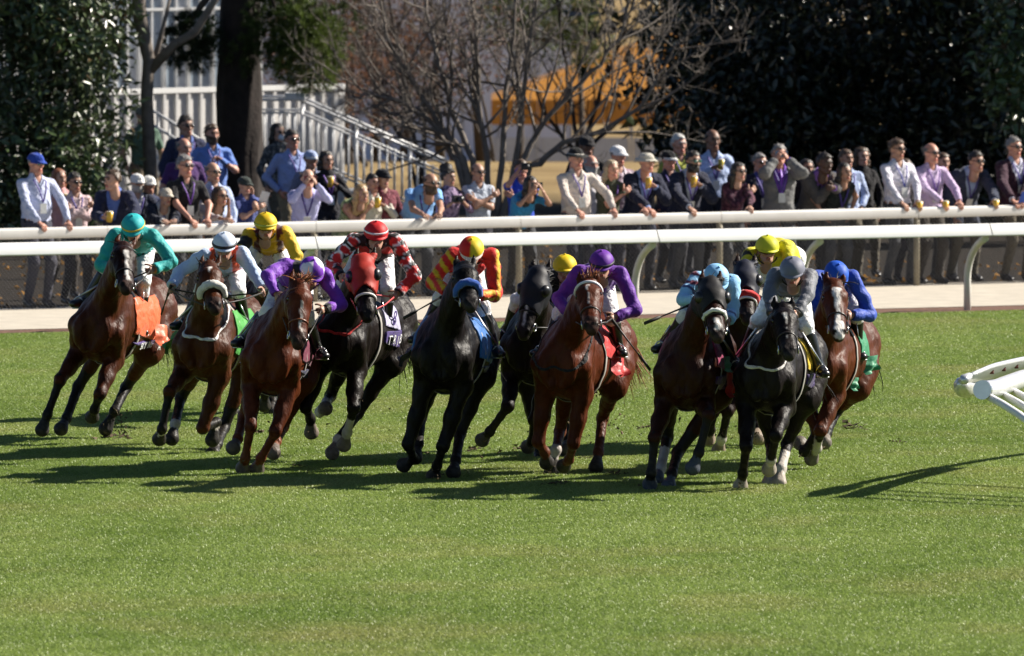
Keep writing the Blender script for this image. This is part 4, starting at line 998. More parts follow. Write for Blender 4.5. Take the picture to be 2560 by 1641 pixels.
def build_horse(c):
    h = Horse(); S = c.get('S', 1.065); W = c.get('W', 1.0); Y0 = c['Y'] * 2; h.S = S; h.c = c
    C = P(c['chest'][0], c['chest'][1] - 10, Y0); Rm = lift(C, c['rump'][0] + 12, c['chest'][1] - 20, 1.15 * S, 1)
    f = nrm(C - Rm); la = math.radians(c['lean']); u = V(math.sin(la), 0, math.cos(la)); u = nrm(u - f * (u @ f)); r = np.cross(u, f)
    L = lambda x, y, z: C + S * (x * r + y * f + z * u)
    h.L, h.C, h.f, h.u, h.r = L, C, f, u, r
    b = Body(.0182)
    bar = [(.26, .04, .15, .22), (.08, .02, .215 * W, .33), (-.25, .0, .262 * W, .355), (-.6, .04, .275 * W, .315), (-.9, .09, .245, .265), (-1.15, .12, .26, .30), (-1.36, .08, .165, .22)]
    for (a, q) in zip(bar[:-1], bar[1:]):
        b.E(L(0, a[0], a[1]), L(0, q[0], q[1]), (a[2] * S, a[3] * S), (q[2] * S, q[3] * S), wdir=r, k=.08, id=0)
    b.E(L(0, .02, .34), L(0, -.4, .35), .055 * S, .05 * S, k=.12, id=0)
    for s in (-1, 1):
        b.B(L(s * .105, .33, -.04), (.085 * S, .085 * S, .17 * S), ax=(r, f, u), k=.03, id=0)
        b.E(L(s * .11, -.08, .27), L(s * .17, .24, -.02), .075 * S, .10 * S, k=.05, id=0)
        b.E(L(s * .175, .22, -.05), L(s * .175, .03, -.29), .095 * S, .085 * S, k=.04, id=0)
        b.E(L(s * .16, .02, .1), L(s * .185, -.02, -.22), .07 * S, .06 * S, k=.04, id=0)
        b.E(L(s * .14, -1.12, .14), L(s * .20, -.85, -.2), .175 * S, .115 * S, k=.06, id=0)
        b.E(L(s * .14, -1.3, .04), L(s * .17, -1.12, -.26), .15 * S, .10 * S, k=.08, id=0)
    # neck and head
    N0 = L(0, .06, .14); poll = lift(N0, c['poll'][0], c['poll'][1] + 16, c.get('nl', .86) * S, -1); muz = lift(poll, *c['muzzle'], .6 * S, c.get('hs', -1))
    hd = nrm(muz - poll); Lh = np.linalg.norm(muz - poll) * 1.0; ro = math.radians(c.get('hroll', 0))
    lat = r - hd * (r @ hd); lat = nrm(lat); nn = np.cross(hd, lat)
    if nn @ (f * 1.0 + u * .6) < 0: nn = -nn
    if c.get('hyaw'):            # head turned a little to one side about its own long axis
        a = math.radians(c['hyaw']); lat, nn = lat * math.cos(a) - nn * math.sin(a), nn * math.cos(a) + lat * math.sin(a)
    h.poll, h.muz, h.hd, h.lat, h.nn, h.Lh = poll, muz, hd, lat, nn, Lh
    mid = lerp(N0, poll, .5) + u * .03 * S
    b.E(L(0, .0, .1), mid, (.165 * S, .30 * S), (.103 * S, .195 * S), wdir=r, k=.09, id=0)
    for s in (-1, 1): b.E(L(s * .08, .24, .05), lerp(mid, poll, .45) - nrm(np.cross(r, poll - N0)) * 0 + r * s * .045 * S, .06 * S, .05 * S, k=.05, id=0)
    b.E(mid, poll + hd * .02, (.103 * S, .19 * S), (.076 * S, .125 * S), wdir=nrm(r + lat), k=.06, id=0)
    hp = lambda t, x=0, n=0: poll + hd * Lh * t + lat * x * S + nn * n * S
    h.hp = hp
    for i in range(4):
        idh = 6 if i >= 3 else 5
        b.E(hp(HT[i], 0, -.01), hp(HT[i + 1] - (.06 if i == 3 else 0), 0, -.012 * (i > 0)), (HW[i] * S, HH[i] * S), (HW[i + 1] * S, HH[i + 1] * S), wdir=lat, k=.03, id=idh)
    for s in (-1, 1):
        b.E(hp(.16, s * .055, -.085), hp(.36, s * .05, -.085), .062 * S, .055 * S, k=.04, id=5)        # jowl
        b.E(hp(.2, s * .088, .05), hp(.26, s * .086, .045), .026 * S, .024 * S, k=.02, id=5)           # brow over the eye
        b.B(hp(.9, s * .04, .03), (.028 * S, .03 * S, .028 * S), k=.02, id=6)                           # nostril rim
        eo = c.get('ears', .10)
        e0 = hp(-.02, s * .055, .0); e1 = e0 + S * (u * .125 - hd * .04 + r * s * .02 - f * eo)
        em = lerp(e0, e1, .5) + r * s * .012 * S
        b.E(e0, em, (.036 * S, .022 * S), (.034 * S, .016 * S), wdir=lat, k=.02, id=7); b.E(em, e1, (.034 * S, .016 * S), (.007 * S, .006 * S), wdir=lat, k=.01, id=7)
        b.E(hp(.3, s * .098, .01), hp(.56, s * .07, .0), .018 * S, .012 * S, k=.012, id=5)               # facial crest
        b.cut(hp(.245, s * .122, .035), (.03 * S,) * 3, k=.01)
        b.cut(hp(.935, s * .06, .045), (.02 * S, .02 * S, .02 * S), k=.008)
        b.E(L(s * .06, .32, .12), L(s * .05, .34, -.2), .05 * S, .05 * S, k=.02, id=0)
    b.cut(L(0, .47, -.06), (.045 * S, .09 * S, .2 * S), k=.04)
    b.E(hp(.82, 0, -.055), hp(.95, 0, -.045), (.04 * S, .03 * S), (.032 * S, .024 * S), wdir=lat, k=.02, id=6)   # chin
    h.hoofs = []
    # legs
    def legj(start, pts, lens, signs):
        out = [start]
        for q, Ln, sg in zip(pts, lens, signs):
            s_ = q[2] if len(q) > 2 else sg
            if s_ == 'G':
                g = G(q[0], q[1]); out.append(g)
            elif isinstance(s_, float): out.append(P(q[0], q[1], out[-1][1] + s_))
            else: out.append(lift(out[-1], q[0], q[1], Ln * S, s_))
        return out
    for key, s, front in (('fa', -1, 1), ('fb', 1, 1), ('ha', -1, 0), ('hb', 1, 0)):
        if key not in c: continue
        sock = c.get('socks', {}).get(key, 0)
        if front:
            st = L(s * .165, .06, -.29)
            J = legj(st, c[key], (.42, .31, .17), (-1, 1, 1))
            b.E(J[0], lerp(J[0], J[1], .55), (.09 * S, .112 * S), (.062 * S, .074 * S), wdir=r, k=.05, id=1)
            b.E(lerp(J[0], J[1], .5), J[1], .07 * S, .053 * S, k=.05, id=1)
            ol = nrm(r * s - f * .4); b.E(lerp(J[0], J[1], .08) + f * .035 * S + r * s * .03 * S, lerp(J[0], J[1], .5) + f * .03 * S + r * s * .015 * S, .06 * S, .032 * S, k=.02, id=1)
            b.E(lerp(J[0], J[1], .05) - f * .05 * S, lerp(J[0], J[1], .55) - f * .03 * S, .06 * S, .03 * S, k=.02, id=1)
            b.B(J[1], (.047 * S, .05 * S, .058 * S), k=.04, id=2)
            for t_ in (-1, 1): b.B(J[1] + r * t_ * .034 * S + f * .012 * S, (.022 * S, .03 * S, .034 * S), k=.015, id=2)
            td_ = nrm(np.cross(J[2] - J[1], r)); td_ = td_ if td_ @ f < 0 else -td_
            b.E(J[1] + td_ * .04 * S, J[2] + td_ * .03 * S, .021 * S, .023 * S, k=.012, id=2)
            b.B(J[2] + td_ * .035 * S, (.026 * S,) * 3, k=.015, id=2)
            b.E(J[1], lerp(J[1], J[2], .4), .045 * S, .036 * S, k=.03, id=2); b.E(lerp(J[1], J[2], .4), J[2], .036 * S, .039 * S, k=.02, id=3 if sock > .6 else 2)
        else:
            hip = L(s * .17, -1.0, -.05); 
            hk = lift(L(s * .21, -.82, -.24), c[key][0][0], c[key][0][1], .48 * S, c[key][0][2] if len(c[key][0]) > 2 else 1)
            st = L(s * .21, -.82, -.24)
            if np.linalg.norm(hk - st) > .62 * S: st = hk + nrm(st - hk) * .56 * S
            b.E(L(s * .19, -.95, -.08), st, .17 * S, .12 * S, k=.08, id=1)
            b.E(st, lerp(st, hk, .6), (.1 * S, .12 * S), (.058 * S, .072 * S), wdir=r, k=.05, id=1); b.E(lerp(st, hk, .55), hk, .06 * S, .05 * S, k=.04, id=2)
            J = legj(st, [c[key][0]] + list(c[key][1:]), (.48, .40, .18), (1, -1, -1))
            b.E(J[1] , J[1] + nrm(f * -1 + u * .4) * .05 * S, .045 * S, .03 * S, k=.02, id=2)
            td_ = nrm(np.cross(J[2] - J[1], r)); td_ = td_ if td_ @ f < 0 else -td_
            b.E(J[1] + td_ * .05 * S, J[2] + td_ * .03 * S, .022 * S, .024 * S, k=.012, id=2)
            b.E(J[1], lerp(J[1], J[2], .4), .052 * S, .043 * S, k=.03, id=2); b.E(lerp(J[1], J[2], .4), J[2], .043 * S, .045 * S, k=.02, id=3 if sock > .6 else 2)
        b.B(J[2], (.046 * S,) * 3, k=.03, id=3 if sock > .3 else 2)
        hv = J[3] - J[2]; ln = np.linalg.norm(hv); hv = hv / ln; ln = max(ln, .13 * S)
        cor = J[2] + hv * ln * .5; tip = J[2] + hv * ln
        b.E(J[2], cor, .036 * S, .037 * S, k=.02, id=3 if sock > 0 else 2)
        b.E(cor, tip - hv * .03 * S, .05 * S, .07 * S, k=.012, id=4)
        h.hoofs.append(tip)
        h.__dict__[key] = J
    b.solve(); v = b.v
    ph = RNG.uniform(0, 6.28, 8); lo = (v - C) @ np.stack([r, f, u], 1)
    am = np.where(np.isin(b.id, (0, 1)), .0035, np.where(b.id == 5, .0015, .0006))
    v = v + b.n * (am * (np.sin(lo[:, 2] * 19 + lo[:, 0] * 11 + ph[0]) * np.sin(lo[:, 0] * 23 - lo[:, 1] * 15 + ph[1]) + .7 * np.sin(lo[:, 0] * 47 + lo[:, 2] * 13 + ph[2]) * np.sin(lo[:, 2] * 22 + lo[:, 1] * 31 + ph[3]) + .5 * np.sin(lo[:, 0] * 75 - lo[:, 2] * 38 + ph[4])))[:, None]
    b.v = v; b.n = normals(v, b.f)
    coat = np.array(c['coat']) * V(.54, .46, .43); pts = np.array(c.get('points', (.012, .010, .009)))
    pal = np.stack([coat, coat * .92, pts, np.array((.46, .42, .38)), np.array(c.get('hoof', (.03, .027, .025))), coat * V(.9, .88, .88) * c.get('face', 1.0), coat * .35 + V(.02, .017, .016), coat * .9])
    col = pal[b.id]
    sp_ = np.sin(lo[:, 2] * 8 + ph[5]) * np.sin(lo[:, 0] * 9 + lo[:, 1] * 6 + ph[6]); col = col * (1 + .16 * sp_)[:, None]
    dirt = np.clip((.42 - v[:, 2]) / .5, 0, 1) * (np.sin(v[:, 0] * 60 + v[:, 2] * 35) * np.sin(v[:, 2] * 80 + v[:, 1] * 50) > .35); col = col + dirt[:, None] * V(.05, .04, .022) * .6
    rel = v - poll; t = rel @ hd / Lh; x = rel @ lat / S; z = rel @ nn / S
    headm = np.isin(b.id, (5, 6)) & (z > .0)
    bl = c.get('blaze')
    if bl:
        for (t0, t1, w0, w1) in bl:
            q = (t - t0) / (t1 - t0 + 1e-6); wd = w0 + (w1 - w0) * np.clip(q, 0, 1)
            a = np.clip((wd - np.abs(x + .006 * np.sin(t * 30))) / .012, 0, 1) * np.clip((t - t0) / .03, 0, 1) * np.clip((t1 - t) / .03, 0, 1) * headm
            col = col * (1 - a[:, None]) + V(.72, .68, .64) * a[:, None]
    # nostrils
    for s in (-1, 1):
        d = np.linalg.norm((np.stack([(t - .93) * Lh / S, x - s * .045, z - .035], 1)) / V(.02, .018, .03), axis=1)
        a = np.clip((1.3 - d) / .4, 0, 1)[:, None]; col = col * (1 - a) + V(.006, .004, .004) * a
    base = V(C[0], C[1], 0)
    o = put('race_horse', mesh('race_horse', v, b.f, cols=col, base=base), None, COAT, loc=base, label=c['label'], cat='horse', group='race horses galloping on the turf')
    h.o, h.base, h.b = o, base, b
    # eyes
    for s in (-1, 1):
        m = MB(); m.ball(hp(.235, s * .099, .03), .02 * S, 8, 6); m.build('eye', M((.01, .006, .004), .08, noise=0, spec=.7), o, base)
    # mane, forelock, tail
    hc = np.array(c.get('mane', (.014, .011, .01)))
    m = MB(); bs, ds, ls = [], [], []
    for i in range(70):
        q = RNG.uniform(0, 1); p = lerp(L(0, -.15, .33), poll + nn * -.09 * S + hd * .0, q) + u * (.04 + .1 * math.sin(q * 3.1)) * S * .4
        bs.append(p); ds.append(u * .8 - f * .9 + r * RNG.normal(0, .5)); ls.append(RNG.uniform(.1, .2) * S)
    for i in range(c.get('fore', 18)):
        bs.append(hp(-.04, RNG.normal(0, .02), .04)); ds.append(u * c.get('foreup', .15) + nn * .25 - f * .5 + r * RNG.normal(c.get('foreside', .1), .5)); ls.append(RNG.uniform(.08, .18) * S)
    strands(m, bs, ds, ls, .011 * S, bend=(0, .2, -.5), wig=.16)
    m.build('mane', M(hc, .45, noise=.3, name='mane_hair'), o, base)
    m = MB(); tb = L(0, -1.46, .2); td = c.get('tail', (.25, .9, -.5)); bs, ds, ls = [], [], []
    tl = c.get('tlen', .75)
    for i in range(90):
        bs.append(tb + RNG.normal(0, .025, 3)); ds.append(np.array(td) + RNG.normal(0, .14, 3)); ls.append(RNG.uniform(.5, 1.0) * tl * S)
    strands(m, bs, ds, ls, .013 * S, bend=c.get('tbend', (.1, .1, -1.1)), seg=6, wig=.09)
    m.build('tail', M(hc, .45, noise=.3, name='mane_hair'), o, base)
    # bridle
    def hring(t, a0=0, a1=2 * math.pi, n=20, g=.006):
        w = np.interp(t, HT, HW) + g; hh = np.interp(t, HT, HH) + g; return [hp(t, w * math.cos(a), -.012 + hh * math.sin(a)) for a in np.linspace(a0, a1, n)]
    m = MB(); rr = .009 * S
    m.tube(hring(.09, -.2, math.pi + .2), rr, n=5, flat=.45)
    m.tube(hring(.6, 0, 2 * math.pi, 22), rr, n=5, flat=.45)
    for s in (-1, 1):
        m.tube([hp(.03, s * .08, .0), hp(.22, s * .117, .0), hp(.5, s * .088, -.01), hp(.76, s * .078, -.02)], rr, n=5, flat=.45)
        m.tube([hp(.05, s * .085, -.02), hp(.2, s * .09, -.11), hp(.22, 0, -.15)], rr * .8, n=4)
    m.build('bridle', M(c.get('bridle', (.02, .014, .012)), .4, noise=.2), o, base)
    if c.get('browband'):
        m = MB(); rg = hring(.085, -.1, math.pi + .1, 15, .016)
        m.tube(rg, .015 * S, n=5); m.build('browband', M(c['browband'], .5), o, base)
    for s in (-1, 1):
        m = MB(); ce = hp(.8, s * .085, -.02)
        m.tube([ce + (hd * math.cos(a) + nn * math.sin(a)) * .034 * S for a in np.linspace(0, 2 * math.pi, 12, endpoint=False)], .006 * S, n=5, closed=True)
        m.build('bit_ring', STEEL, o, base)
    h.bit = {s: hp(.8, s * .085, -.02) for s in (-1, 1)}
    nb = c.get('noseband')
    if nb:   # sheepskin roll
        m = MB(); rg = hring(.56, -.25, math.pi + .25, 18, nb[1] * .8); m.tube(rg, [nb[1] * S * (.75 + .25 * math.sin(math.pi * i / 17)) for i in range(18)], n=9)
        v_ = np.array(m.v); v_ += RNG.normal(0, .004, v_.shape); m.v = [tuple(p) for p in v_]
        m.build('sheepskin_noseband', M(nb[0], .95, noise=.15, bmp=.8, bscale=130, sheen=.4), o, base)
    if c.get('thinband'):
        m = MB(); m.tube(hring(.62, -.3, math.pi + .3, 16, .01), .012 * S, n=6); m.build('noseband', M(c['thinband'], .6), o, base)
    # hood / blinkers cut from the surface of the head
    hood = c.get('hood')
    if hood:
        def g(vv, ix):
            rl = vv - poll; tt = rl @ hd / Lh; xx = rl @ lat / S; zz = rl @ nn / S
            e = np.minimum(np.linalg.norm(np.stack([(tt + .02) * Lh / S, xx - .055, zz], 1), axis=1), np.linalg.norm(np.stack([(tt + .02) * Lh / S, xx + .055, zz], 1), axis=1)) - .036
            top = np.minimum((hood[1] + .1 * (np.abs(xx) / .1) - tt), tt + .16) * Lh
            near = np.where(np.isin(b.id[ix], (5, 6)) | (np.linalg.norm(rl, axis=1) < .27 * S), 1, -1) * .05
            return np.minimum(np.minimum(top, e * S), near)
        shell_obj('blinker_hood', b, g, hood[0], o, HELM, base, off=.012, wrinkle=0)
        for s in (-1, 1):
            m = MB(); ce = hp(.235, s * .098, .03); ax = nrm(lat * s * .75 + hd * .25 + nn * .35); a2 = nrm(np.cross(ax, hd)); a3 = np.cross(ax, a2)
            pts = []; 
            for (q, rd) in ((0, .058), (.03, .056), (.05, .044), (.058, .02)):
                pts.append((q, rd))
            m.tube([ce + ax * q * S for q, rd in pts], [rd * S for q, rd in pts], n=14)
            m.build('blinker_cup', M(hood[2], .35, noise=.15), o, base)
    if c.get('strap'):   # breast strap: a band round the base of the neck, dipping to the chest
        a0, a1 = L(0, -.16, .42), L(0, .4, .05 if not c.get('strapdeep') else -.06); sn = nrm(np.cross(r, a1 - a0))
        def g(vv, ix):
            q = np.minimum(.0095 * S - np.abs((vv - a0) @ sn), (a0 - vv) @ u + .05)
            return np.minimum(q, np.where(b.id[ix] == 0, 1, -1) * .03)
        shell_obj('breast_strap', b, g, c['strap'], o, CLOTH, base, off=.007, wrinkle=0)
    # saddle cloth cut from the barrel
    for part, side in [(p, s) for p in c.get('cloth', ()) for s in ((-1, 1) if p[3] < .2 else (0,))]:
        y0, y1, z0, z1, colr, off = part[:6]
        def g(vv, ix):
            rl = (vv - C) / S; yy = rl @ f; zz = rl @ u; xx = rl @ r
            q = np.minimum(np.minimum(yy - y0, y1 - yy), np.minimum(zz - z0 - .12 * (yy - y0), z1 - zz))
            if side: q = np.minimum(q, xx * side)
            q = np.minimum(q, np.where(b.id[ix] == 0, 1, -1) * .03)
            return q * S
        shell_obj('saddle_cloth', b, g, colr, o, SILK, base, off=off, wrinkle=.003)
    for fl in c.get('flaps', ()):      # loose corners of the cloth that stand off in the wind
        corner, e1, e2, colr = fl; m = MB(); n1, n2 = 9, 9; vs = []; fs = []
        p0 = L(*corner); a1 = S * (e1[0] * r + e1[1] * f + e1[2] * u); a2 = S * (e2[0] * r + e2[1] * f + e2[2] * u); nv = nrm(np.cross(a1, a2))
        for t in (0, 1):
            for i in range(n1):
                for j in range(n2):
                    p = i / 8; q = j / 8; wv = .03 * math.sin(p * 7 + q * 3) * (p * .6 + q) + .018 * math.sin(q * 11 - p * 4) * q
                    vs.append(p0 + a1 * p + a2 * q * (1 - .18 * p) + nv * (wv + .004 * t))
        for t in (0, 1):
            for i in range(8):
                for j in range(8):
                    a = t * 81 + i * 9 + j; q = [a, a + 1, a + 10, a + 9]; fs.append(q if t else q[::-1])
        m.add(vs, fs); m.build('saddle_cloth', M(colr, .5, bmp=.3, bscale=40, sheen=.2), o, base)
    # saddle, girth
    m = MB(); m.tube([L(0, -.18, .4), L(0, -.3, .42), L(0, -.5, .4), L(0, -.62, .43)], [.03 * S, .1 * S, .11 * S, .05 * S], n=10, flat=.35, ref=r)
    m.build('saddle', BLACK_LEATHER, o, base)
    gp = [L(.31 * W * math.cos(a), -.2, .375 * math.sin(a) - .01) for a in np.linspace(0, 2 * math.pi, 40, endpoint=False)]
    from_surface(h, gp, .006); m = MB(); m.tube(gp, .03 * S, n=6, closed=True, flat=.2, ref=f); m.build('girth', M(c.get('girth', (.35, .33, .3)), .7), o, base)
    return h

def from_surface(h, pts, off):
    """lays points onto the surface of the horse"""
    from mathutils.kdtree import KDTree
    if not hasattr(h, 'kd'):
        h.kd = KDTree(len(h.b.v))
        for i, p in enumerate(h.b.v): h.kd.insert(p, i)
        h.kd.balance()
    for i, p in enumerate(pts):
        co, ix, d = h.kd.find(p); pts[i] = h.b.v[ix] + h.b.n[ix] * off

def band_text(h, s, y0, dy, z, side, size, col):
    """letters sewn to the hem of the saddle cloth"""
    S = h.S
    for i, ch in enumerate(s):
        p = [h.L(side * .32, y0 + dy * i, z - .12 * 0)]; from_surface(h, p, .034)
        co, ix, d = h.kd.find(p[0]); n = nrm(h.r * side * .8 + h.b.n[ix] * .2 - h.u * .05)
        x = nrm(-h.f * (1 if side > 0 else -1)); x = nrm(x - n * (x @ n)); y = np.cross(n, x)
        me = text_mesh(ch, size)
        m = MB(); m.add([p[0] + x * q.co.x + y * q.co.y + n * q.co.z for q in me.vertices], [list(q.vertices) for q in me.polygons])
        bpy.data.meshes.remove(me); m.build('cloth_letter', M(col, .6, noise=0), h.o, h.base, smooth=False)

# ---------------------------------------------------------------- jockeys
def build_jockey(h, c):
    S = h.S; k = .95; L = h.L
    sh = c.get('dy', 0.0)
    Yj = L(0, -.12, 0)[1] + sh
    hx, hy = c['helmet']; k = .95
    hc = P(hx, hy + 24, Yj)
    j = {'head': hc}
    shL = P(*c['sL'], Yj + .14); shR = P(*c['sR'], Yj + .14)
    mid = (shL + shR) / 2; wid = np.linalg.norm(shR - shL); tgt = min(wid, .40); ax = nrm(shR - shL)
    j['sL'] = mid - ax * tgt / 2; j['sR'] = mid + ax * tgt / 2
    j['neck'] = lerp(mid, hc, .35) + V(0, .05, -.02)
    pp = c.get('pelvis')
    if pp is None:
        q = proj(L(0, -.62, .6)); m2 = proj(mid); pp = (lerp(m2[0], q[0], .6), m2[1] + 22)
    pel = lift(mid, *pp, .46, 1); j['pelvis'] = pel
    for s, sg in (('L', -1), ('R', 1)):
        j['h' + s] = pel + h.r * sg * .095 - h.u * .02
        kn = P(*c['k' + s], L(0, -.28, 0)[1]) if 'k' + s in c else L(sg * .235, -.24, .38)
        ft = c.get('f' + s); an = P(*ft, L(0, -.5, 0)[1]) if ft else L(sg * .345, -.52, .06)
        kn2, _ = twobone(j['h' + s], an, .43, .41, kn - j['h' + s]); 
        j['k' + s] = lerp(kn, kn2, .3) if np.linalg.norm(kn - j['h' + s]) < .55 else kn2; j['a' + s] = an
        j['t' + s] = an + nrm(h.f * .8 + h.r * sg * .45 - V(0, 0, .25)) * .17
        e = c.get('e' + s); j['e' + s] = lift(j['s' + s], *e, .29 * k, -1) if e else j['s' + s] + nrm(-h.u + h.f * .6) * .27
        w = c.get('w' + s); j['w' + s] = lift(j['e' + s], *w, .25 * k, c.get('ws' + s, -1)) if w else j['e' + s] + nrm(h.f - h.u * .3) * .24
    B = body_of(j, .018, k)
    tone = c.get('tone', (.42, .24, .17)); face = c.get('face', (.1, -1, -.35)); R = rot_face(face)
    base = V(pel[0], pel[1], pel[2] - .3)
    parts = [(B.v, B.f, np.broadcast_to(np.array(tone), (len(B.v), 3))), head_parts(HEAD_HI, hc, R, k, tone, (.03, .02, .015))]
    hands = {}
    for s, sg in (('L', -1), ('R', 1)):
        fd = nrm(nrm(j['w' + s] - j['e' + s]) * .7 + h.f * .4 - h.u * .15); v, f = hand(j['w' + s], fd, -h.u * .4 - h.r * sg * .9 , 1 if s == 'L' else -1, curl=1.25, k=.95)
        parts.append((v, f, np.array(c.get('glove', tone)))); hands[s] = j['w' + s] + fd * .07
    j['hands'] = hands
    o = put('person', mesh_of('person', parts, base), None, SKIN, loc=base, label=c['label'], cat='person', group='jockeys riding in the race')
    sa = {s: along(j['w' + s], j['e' + s]) for s in 'LR'}; nk = along(j['neck'] + (j['head'] - j['neck']) * .35, j['pelvis']); wai = along(lerp(j['pelvis'], j['neck'], .12), j['neck'])
    def g_silk(v, ix):
        i = B.id[ix]; t = np.minimum(nk(v), wai(v)); q = np.where(i == 0, t, -.05)
        q = np.where(i == 1, nk(v), q)
        q = np.where(i == 2, sa['L'](v) - .0, q); q = np.where(i == 3, sa['R'](v) - .0, q); return q
    mx = nrm(j['sR'] - j['sL']); mz = nrm(mid - pel); fr = h.f
    def silk_col(v):
        x = (v - mid) @ mx; z = (v - mid) @ V(0, 0, 1); d = {}
        tL = (v - j['sL']) @ nrm(j['eL'] - j['sL']); tR = (v - j['sR']) @ nrm(j['eR'] - j['sR'])
        dL = np.minimum(seg_d(v, j['sL'], j['eL']), seg_d(v, j['eL'], j['wL'])); dR = np.minimum(seg_d(v, j['sR'], j['eR']), seg_d(v, j['eR'], j['wR']))
        arm = np.where((dL < .085) & (x < -.12), -1, np.where((dR < .085) & (x > .12), 1, 0))
        wr = np.minimum(np.linalg.norm(v - j['wL'], axis=1), np.linalg.norm(v - j['wR'], axis=1))
        return c['pattern'](v, x, z, arm, wr, tL, tR)
    shell_obj('silks', B, g_silk, silk_col, o, SILK, base, off=.024, wrinkle=.009)
    ak = {s: along(j['a' + s], j['k' + s]) for s in 'LR'}
    def g_br(v, ix):
        i = B.id[ix]; q = np.where(i == 0, -wai(v) + .03, -.05); q = np.where(i == 4, ak['L'](v) - .33, q); q = np.where(i == 5, ak['R'](v) - .33, q); return q
    shell_obj('breeches', B, g_br, (.8, .79, .8), o, CLOTH, base, off=.009, wrinkle=.004)
    def g_bo(v, ix):
        i = B.id[ix]; q = np.where(i == 6, .05, -.05); q = np.where(i == 4, .335 - ak['L'](v), q); q = np.where(i == 5, .335 - ak['R'](v), q); return q
    for s, i5 in (('L', 4), ('R', 5)):
        d1 = lambda v, s=s: np.linalg.norm(v - j['a' + s], axis=1); oth = 'R' if s == 'L' else 'L'
        def g_one(v, ix): return np.where((B.id[ix] == i5) | ((B.id[ix] == 6) & (d1(v) < np.linalg.norm(v - j['a' + oth], axis=1))), g_bo(v, ix), -.05)
        r = shell(B.v, B.f, B.n, g_one, .009, None, .001)
        if r: put('boot', mesh('boot', r[0], r[1], base=base), o, M(c.get('boot', (.012, .011, .012)), .3, noise=.15))
    # helmet
    m = MB(); T = lambda p: hc + R @ (np.array(p) * k); hcol = c['hcol']
    v = []; nu, nv = 28, 12
    m.ball(T((0, .008, .032)), (.122 * k, .145 * k, .122 * k), nu, nv, ax=R.T, z0=-.12)
    cols = []
    for ip, p in enumerate(m.v):
        q = R.T @ (np.array(p) - hc) / k - V(0, .008, .032); aa = math.atan2(q[1], q[0]); g_ = 1 + .016 * abs(math.cos(3 * aa)) * max(0, min(1, 1.25 - abs(q[2] / .122 - .35) * 1.2)); p = hc + (np.array(p) - hc) * g_; m.v[ip] = tuple(p)
        q = R.T @ (np.array(p) - hc) / k - V(0, .008, .032); cols.append(hcol(q[0] / .122, q[1] / .145, q[2] / .122))
    m.c = cols
    m.col = hcol(0, .3, .9); m.ball(T((0, .008, .157)), (.013, .013, .008), 8, 4, ax=R.T)
    m.col = hcol(0, -1, -.05)
    vs = []; fs = []
    for t in (0, 1):
        for i in range(9):
            w = math.radians(-62 + 124 * i / 8)
            for q in (0, 1):
                rr = 1 + .28 * q * math.cos(w)
                vs.append(T((.121 * math.sin(w) * (1 + .02 * q), .008 - .144 * math.cos(w) * rr, .03 - .014 * q - .006 * t)))
    for i in range(8):
        a = i * 2; fs += [[a, a + 2, a + 3, a + 1], [18 + a, 18 + a + 1, 18 + a + 3, 18 + a + 2], [a + 1, a + 3, 18 + a + 3, 18 + a + 1]]
    m.add(vs, fs)
    m.build('helmet', HELM, o, base, colored=True)
    if c.get('band'):
        zz, rad, bc = c['band']; m = MB()
        w = math.sqrt(max(0, 1 - (zz - .032) ** 2 / .122 ** 2))
        m.tube([T((.124 * w * math.cos(a), .008 + .147 * w * math.sin(a), zz)) for a in np.linspace(0, 2 * math.pi, 30, endpoint=False)], rad, n=6, closed=True, flat=.35, ref=R[:, 2])
        m.build('helmet_band', M(bc, .5, noise=.05), o, base)
    # goggles, chin strap
    m = MB(); pts = [T((.088 * math.sin(a), .0 - .112 * math.cos(a), .008)) for a in np.linspace(-1.35, 1.35, 13)]
    m.tube(pts, [.02 + .006 * math.cos(a) for a in np.linspace(-1.35, 1.35, 13)], n=8, flat=.45, ref=R[:, 2])
    m.build('goggles', M(c.get('goggle', (.008, .008, .01)), .12, noise=.0, spec=.6), o, base)
    m = MB(); m.tube([T((.1 * math.sin(a), -.02, -.06 - .08 * math.cos(a))) for a in np.linspace(-1.5, 1.5, 9)], .008, n=4, flat=.4); m.build('chin_strap', BLACK_LEATHER, o, base)
    # stirrups belong to the saddle
    for s, sg in (('L', -1), ('R', 1)):
        m = MB(); a = j['a' + s] + V(0, 0, -.045); t = lerp(a, j['t' + s], .55)
        arch = [t + h.r * .06 * math.cos(w) + V(0, 0, 1) * (.11 * math.sin(w) - .035) for w in np.linspace(0, math.pi, 9)]
        m.tube(arch, .008, n=5); m.box(t + V(0, 0, -.037), (.065, .025, .006)); m.tube([arch[4], L(sg * .2, -.32, .36)], .012, n=4, flat=.3)
        m.build('stirrup', STEEL, h.o, h.base)
    # reins
    m = MB()
    for s, key in ((-1, 'L'), (1, 'R')):
        p0 = h.bit[s]; p1 = hands[key]; m.tube([p0, lerp(p0, p1, .5) - V(0, 0, .015), p1], .0085, n=5, flat=.5)
    a, bq = hands['L'], hands['R']; m.tube([a, lerp(a, bq, .5) - V(0, 0, .06), bq], .008, n=4)
    m.build('reins', M(c.get('rein', (.02, .016, .015)), .5), h.o, h.base)
    h.j = j; h.jo = o; h.T = T
    return j

def seg_d(v, a, b):
    ab = b - a; t = np.clip((v - a) @ ab / (ab @ ab), 0, 1); return np.linalg.norm(v - a - t[:, None] * ab, axis=1)

